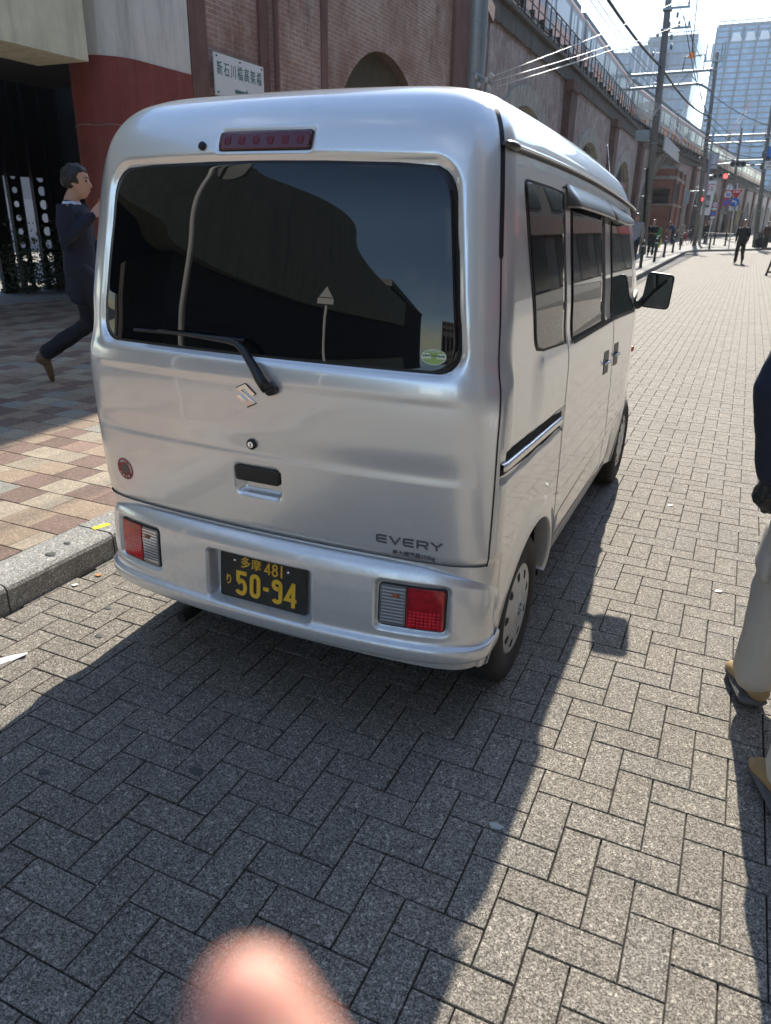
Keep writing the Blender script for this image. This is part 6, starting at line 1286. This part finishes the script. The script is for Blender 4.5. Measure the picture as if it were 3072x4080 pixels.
po.matrix_world = Matrix.Translation((-3.80, 3.02, .12)) @ Matrix.Rotation(ang, 4, 'Z'); tag(po, 'thin white stick held upright in the suited man\'s hand', 'stick')
# man at the right edge of the frame
Jr = dict(knL=(-.12, .14, .52), anL=(-.13, .22, .11), toL=(-.17, .36, .045), knR=(.03, -.12, .50), anR=(-.07, -.33, .11), toR=(-.12, -.20, .045), elL=(-.285, -.06, 1.16), wrL=(-.24, .02, .90), shL=(-.20, 0, 1.40), shR=(.20, 0, 1.40))
pr2, jj, kk = person('man cropped by the right edge in navy padded jacket and khaki cargo trousers', (1.655, .50, 0), .06, 1.68, Jr, top=(.012, .018, .034), bottom=(.44, .415, .365), shoe=(.30, .20, .09), vox=.014, near=True, trouser_w=1.28, jacket_len=.84, sleeve=1.25)
w_ = jj['wrL']; t_ = MB(); loft(t_, [w_+Vector((0, .01, -.02)), w_+Vector((0, .02, -.07)), w_+Vector((.01, .02, -.10))], [(.04, .035), (.052, .04), (.035, .03)], n=12); me = fuse(t_, .008, 1); wrinkle(me, .008, 40); me.transform(Matrix.Scale(kk, 4)); po = bpy.data.objects.new('glove', me); COL.objects.link(po); me.materials.append(M_BLK)
po.matrix_world = Matrix.Translation((1.655, .50, 0)) @ Matrix.Rotation(.06, 4, 'Z'); tag(po, 'crumpled black cloth held by the man at the right edge', 'cloth')
for S1, sx in (('L', -1), ('R', 1)):
    an, to = jj['an'+S1], jj['to'+S1]; t_ = MB(); loft(t_, [an+Vector((0, -.05, -.075)), an.lerp(to, .5)+Vector((0, 0, -.045)), to+Vector((0, .02, -.02))], [(.048, .018), (.052, .018), (.048, .016)], n=12); me = bpy.data.meshes.new('sole'); me.from_pydata(t_.v, [], t_.f); me.transform(Matrix.Scale(kk, 4)); ob = bpy.data.objects.new('shoe_sole', me); COL.objects.link(ob); me.materials.append(mat('sole_grey', (.10, .10, .10), .7)); ob.parent = pr2
t_ = MB(); kn = jj['knL'].lerp(jj['hpL'], .25); loft(t_, [kn+Vector((-.085, 0, .09)), kn+Vector((-.092, 0, -.03)), kn+Vector((-.085, 0, -.07))], [(.022, .075), (.028, .08), (.022, .07)], n=14); me = fuse(t_, .01, 2); me.transform(Matrix.Scale(kk, 4)); ob = bpy.data.objects.new('cargo_pocket', me); COL.objects.link(ob); me.materials.append(MATS['cloth_434136']); ob.parent = pr2; me.polygons.foreach_set('use_smooth', [True]*len(me.polygons))
P_ = math.pi
person('man in a light grey sweater and glasses walking between the van and the first bollard', (-2.45, 26.9, .12), P_, 1.74, towalk(.26, .2), top=(.30, .31, .34), bottom=(.02, .025, .035), shoe=(.03, .03, .03), topname='sweater', jacket_len=.90)
o, jj, kk = person('woman in black with a white collar and a black shoulder bag', (-2.98, 37.2, .12), P_+.1, 1.60, dict(towalk(.20, .1), elL=(-.20, .03, 1.15), wrL=(.02, .22, 1.10), elR=(.20, .03, 1.15), wrR=(-.05, .22, 1.08)), top=(.02, .02, .022), bottom=(.025, .03, .03), female=True, hair=mat('brown_hair', (.10, .05, .03), .5), collar=(.8, .8, .8), jacket_len=.72, topname='dress')
bg_ = thing('shoulder_bag', 'black shoulder bag hanging at the side of the woman in black', 'bag', (-2.72, 37.1, .8)); m_ = MB(); m_.prism(rpoly([(-.12, .0), (.12, .0), (.09, .30), (-.09, .30)], .03), lambda a, b_, d: (-2.70+d, 37.1+a, .72+b_), 0, .12); m_.build('bag_body', M_BLK, bg_); m_ = MB(); m_.tube([(-2.64, 37.02, 1.0), (-2.70, 37.08, 1.38), (-2.66, 37.2, 1.0)], .012, 6); m_.build('strap', M_BLK, bg_)
person('man in a black hooded jacket walking alone toward the camera on the paving', (.93, 35.3, 0), P_-.12, 1.78, towalk(.28, .15, True), top=(.014, .015, .016), bottom=(.012, .013, .014), shoe=(.05, .055, .045), hair=mat('grey_hair', (.22, .20, .18), .5), collar=(.6, .6, .6), topname='hooded_jacket', jacket_len=.82)
person('man in a blue jacket stooping beside the red brick block', (-4.1, 61, .12), P_*.6, 1.72, dict(chest=(0, .12, 1.26), neck=(0, .22, 1.39), head=(0, .32, 1.47), look=(0, 1, -.5), shL=(-.18, .18, 1.33), shR=(.18, .18, 1.33), elL=(-.2, .3, 1.1), elR=(.2, .3, 1.1), wrL=(-.1, .45, .98), wrR=(.1, .45, .98)), top=(.03, .07, .14), bottom=(.02, .022, .03))
person('person in a beige coat standing with the bicycle near the brick block', (-3.55, 62.5, .12), P_*.75, 1.66, dict(wrL=(-.15, .40, .98), wrR=(.15, .40, .98), elL=(-.22, .15, 1.13), elR=(.22, .15, 1.13)), top=(.38, .33, .27), bottom=(.30, .25, .18), female=True, jacket_len=.66, topname='coat')
person('person in dark clothes with folded arms left of the signal pole', (-2.95, 66, .12), P_, 1.66, dict(elL=(-.22, .06, 1.15), wrL=(.02, .2, 1.18), elR=(.22, .06, 1.15), wrR=(-.02, .2, 1.2)), top=(.03, .028, .03), bottom=(.10, .11, .13))
person('man in a long black coat right of the signal pole', (-2.05, 67.5, .12), P_, 1.72, {}, top=(.018, .02, .025), bottom=(.02, .03, .05), jacket_len=.55, topname='long_coat')
person('person in brown at the far right edge beside the black car', (2.22, 57, .12), P_+.5, 1.72, dict(wrL=(-.15, .35, 1.0)), top=(.08, .05, .04), bottom=(.03, .03, .03))
# bicycle by the beige coat
by = thing('bicycle', 'bicycle held by the person in the beige coat', 'bicycle', (-3.2, 62, .12)); cx0 = -3.35
for i_, dy in enumerate((-.5, .5)):
    m_ = MB(); c_ = Vector((-3.25+dy*.35, 61.8+dy*.9, .45)); ax_ = Vector((.35, .93, 0)).normalized(); m_.tube([c_+ax_*.32*math.cos(2*P_*k/24)+Vector((0, 0, .32*math.sin(2*P_*k/24))) for k in range(25)], .018, 6); w_ = m_.build('wheel', M_TYRE, by)
    m_ = MB()
    for k in range(6): m_.tube([c_, c_+ax_*.31*math.cos(P_*k/3)+Vector((0, 0, .31*math.sin(P_*k/3)))], .003, 4)
    m_.build('spokes', M_CHROME, w_)
a = Vector((-3.42, 61.35, .45)); b_ = Vector((-3.08, 62.25, .45)); c_ = (a+b_)/2+Vector((0, 0, -.02)); st = c_+Vector((-.06, -.15, .48)); hd_ = b_+Vector((-.06, -.12, .5))
m_ = MB(); [m_.tube([p, q], .016, 6) for p, q in ((a, c_), (c_, hd_), (st, hd_), (a, st), (c_, st), (b_, hd_))]; m_.build('frame', M_SR, by); m_ = MB(); m_.tube([hd_+Vector((-.25, .05, .2)), hd_+Vector((0, 0, .18)), hd_+Vector((.25, -.05, .2))], .014, 6); m_.tube([hd_, hd_+Vector((0, 0, .18))], .014, 6); m_.build('handlebar', M_CHROME, by); m_ = MB(); m_.sphere(st+Vector((0, 0, .06)), (.07, .13, .035), 10, 6); m_.build('saddle', M_BLK, by, True)

# ------------------------------------------------------------------ black car at the right edge, metal stand
cr = thing('parked_car', 'black off-road car nosing into the right edge behind the bollards', 'car', (2.9, 61, .12))
m_ = MB(); cp0 = [(1.55, .55), (1.58, .95), (1.75, 1.10), (2.6, 1.18), (3.0, 1.75), (5.2, 1.80), (5.5, 1.2), (5.55, .5), (4.9, .45), (2.6, .45)]
m_.prism(cp0, lambda a, b_, d: (a, 60.6+d, b_), 0, 1.7); m_.build('body', mat('black_car_paint', (.015, .015, .018), .25, coat=1), cr, False, .04)
for xx, yy in ((2.0, 60.45), (4.8, 60.45), (2.0, 62.1), (4.8, 62.1)):
    m_ = MB(); m_.lathe([(.2, -.02), (.33, -.02), (.37, .03), (.37, .2), (.33, .25)], (xx, yy, .40), 'Y', 28); w_ = m_.build('wheel', M_TYRE, cr, True); m_ = MB(); m_.lathe([(0, -.01), (.18, -.015), (.21, .01)], (xx, yy, .40), 'Y', 20); m_.build('rim', M_STEEL, w_)
m_ = MB(); m_.prism([(1.50, .98), (1.62, 1.13), (2.35, 1.13), (2.45, .98)], lambda a, b_, d: (a, 60.42+d, b_), 0, .2); m_.build('fender', MATS['black_car_paint'], cr, False, .02)
m_ = MB(); m_.prism([(2.95, 1.22), (3.15, 1.68), (4.1, 1.70), (4.1, 1.22)], lambda a, b_, d: (a, 60.58-d, b_), 0, .02); m_.build('side_window', M_TRW, cr)
for yy in (60.85, 62.0): m_ = MB(); m_.lathe([(0, -.03), (.10, -.02), (.11, .02)], (1.56, yy, .85), 'X', 16); m_.build('headlight', M_CLR, cr, True)
m_ = MB(); m_.box(1.42, 1.55, 60.6, 62.3, .42, .62); m_.build('front_bumper', M_BLK, cr)
ms = thing('barricade_stand', 'dark tubular A-frame stand at the right edge of the paving', 'stand', (2.05, 27, 0)); 
for yy in (26.8, 27.3):
    m_ = MB(); m_.tube([(1.93, yy, .04), (2.10, yy, .95)], .024, 8); m_.tube([(2.45, yy, .04), (2.22, yy, .95)], .024, 8); m_.tube([(1.95, yy, .12), (2.43, yy, .12)], .018, 6); m_.build('leg_frame', M_STEEL, ms); m_ = MB(); m_.sphere((1.93, yy, .035), (.045, .03, .03), 8, 6); m_.build('foot', M_RUB, ms, True)
for z in (.3, .6, .9): m_ = MB(); m_.tube([(1.97+.17*z*.9, 26.8, z), (1.97+.17*z*.9, 27.3, z)], .016, 6); m_.build('rung', M_STEEL, ms)

# ------------------------------------------------------------------ small litter, tape, gum
lt = MB(); pts = [(-1.02, -.34), (-.99, -.24), (-.945, -.19), (-.925, -.205), (-.955, -.255), (-.965, -.30), (-.985, -.35)]
lt.prism(pts, lambda a, b_, d: (a, b_, .004+d+.008*math.sin(a*60)), 0, .001); tag(relocate(lt.build('paper_scrap', M_W), (-.97, -.27, .004)), 'torn white paper strip on the paving at the left edge', 'litter')
lt = MB(); lt.prism([(-1.405, .600), (-1.375, .590), (-1.350, .672), (-1.382, .680)], lambda a, b_, d: (a, b_, .1205+d), 0, .0015); tag(relocate(lt.build('yellow_tape', mat('fluorescent_yellow', (.85, .90, .03), .5)), (-1.38, .64, .12)), 'fluorescent yellow tape piece on the kerb top beside the bumper', 'tape')
for x, y, c, lb in ((-1.19, .41, (.50, .22, .08), 'tiny orange leaf in the gutter below the kerb'), (-1.21, .29, (.6, .6, .56), 'tiny white scrap in the gutter nearest the camera'), (1.08, 2.6, (.6, .58, .5), 'small pale leaf on the sunlit paving right of the front wheel'), (1.38, 1.55, (.6, .58, .52), 'small pale scrap on the sunlit paving left of the khaki trousers')):
    lt = MB(); lt.prism([(x-.016, y-.01), (x+.012, y-.014), (x+.018, y+.006), (x-.006, y+.014)], lambda a, b_, d: (a, b_, .003+d+(a-x)*.15), 0, .001); tag(relocate(lt.build('litter_scrap', mat('litter_%d' % int(c[0]*99+c[1]*9), c, .7)), (x, y, .003)), lb, 'litter')
M_GUM = mat('trodden_gum', (.07, .07, .065), .6); M_GUMP = mat('pale_gum', (.42, .42, .38), .6)
for i, (x, y, z, r_, m, lb) in enumerate(((.886, -.232, .001, .016, M_GUMP, 'pale trodden gum spot beside the shadow edge'), (-.93, .20, .001, .014, M_GUM, 'dark gum spot on the sunlit paving left of the bumper'), (-.80, .02, .001, .015, M_GUM, 'dark gum spot nearest the left shadow edge'), (-1.34, .30, .1205, .022, M_GUM, 'larger dark gum spot on the kerb top'), (-1.37, .42, .1205, .014, M_GUM, 'smaller dark gum spot on the kerb top'), (.02, -.42, .001, .02, M_GUM, 'dark gum spot in the middle of the van shadow'), (-.38, -.62, .001, .015, M_GUM, 'dark gum spot in the lower left of the van shadow'))):
    g_ = MB(); g_.add([(x, y, z+.0022)]+[(x+r_*(1+.18*math.sin(3*a+i))*math.cos(a)*1.2, y+r_*(1+.15*math.cos(2*a+i))*math.sin(a)*.8, z+.0012) for a in [2*P_*k/16 for k in range(16)]], [(0, 1+k, 1+(k+1) % 16) for k in range(16)]); tag(relocate(g_.build('gum_spot', m), (x, y, z)), lb, 'gum spot', 'gum spots')

# ------------------------------------------------------------------ photographer's hand, one fingertip just in front of the lens
hand = thing('hand', 'blurred pink fingertip close to the lens at the bottom edge', 'hand', CAMP+CF*.063-CU*.075-CR*.010)
Hq = lambda a, b_, c: CAMP+CR*a+CU*b_+CF*c
h_ = MB()
def fing(p, q, r_, s_, rads): 
    loft(h_, [p, Vector(p).lerp(q, .5), q, r_, s_], rads, CR, 16)
fing(Hq(.008, -.105, .058), Hq(-.002, -.078, .062), Hq(-.0092, -.0610, .065), Hq(-.0122, -.0450, .0665), [.0200, .0190, .0170, .0122, .0056])
for i, (dx, L_) in enumerate(((.021, .004), (.040, .001), (.057, -.008))):
    fing(Hq(dx, -.108, .058), Hq(dx-.003, -.100, .072), Hq(dx-.006, -.108, .082), Hq(dx-.006, -.118, .080), [.0095, .0092, .0085, .0078, .0070])
loft(h_, [Hq(.034, -.185, .040), Hq(.032, -.165, .046), Hq(.030, -.14, .052), Hq(.030, -.112, .056)], [(.030, .020), (.038, .016), (.042, .014), (.040, .012)], CR, 18)
loft(h_, [Hq(.036, -.30, .02), Hq(.035, -.24, .028), Hq(.034, -.185, .040)], [(.036, .03), (.031, .025), (.029, .021)], CR, 16)
fing(Hq(.0, -.16, .05), Hq(-.022, -.145, .056), Hq(-.034, -.128, .062), Hq(-.036, -.112, .066), [.013, .0125, .0115, .010, .0085])
me = fuse(h_, .0016, 4); me.transform(Matrix.Translation(-hand.location)); ob = bpy.data.objects.new('fingers_and_palm', me); COL.objects.link(ob); ob.parent = hand; me.polygons.foreach_set('use_smooth', [True]*len(me.polygons))
M_HND = mat('hand_skin', (.55, .31, .24), .55, spec=.4); b = M_HND.node_tree.nodes['Principled BSDF']; b.inputs['Subsurface Weight'].default_value = 1.0; b.inputs['Subsurface Radius'].default_value = (1.0, .35, .25); b.inputs['Subsurface Scale'].default_value = .008; me.materials.append(M_HND)
bpy.data.scenes.remove(TS)

# ------------------------------------------------------------------ air
hz = MB(); hz.box(-120, 60, -110, 420, -1.4, 95); ho = hz.build('haze', None); tag(ho, kind='stuff')
M_HZ = bpy.data.materials.new('haze'); M_HZ.use_nodes = True; nt = M_HZ.node_tree; nt.nodes.clear(); pv_ = nt.nodes.new('ShaderNodeVolumePrincipled'); ou = nt.nodes.new('ShaderNodeOutputMaterial')
pv_.inputs['Color'].default_value = (.90, .94, 1.0, 1); pv_.inputs['Density'].default_value = .0002; pv_.inputs['Anisotropy'].default_value = .3; nt.links.new(pv_.outputs[0], ou.inputs['Volume']); ho.data.materials.append(M_HZ)
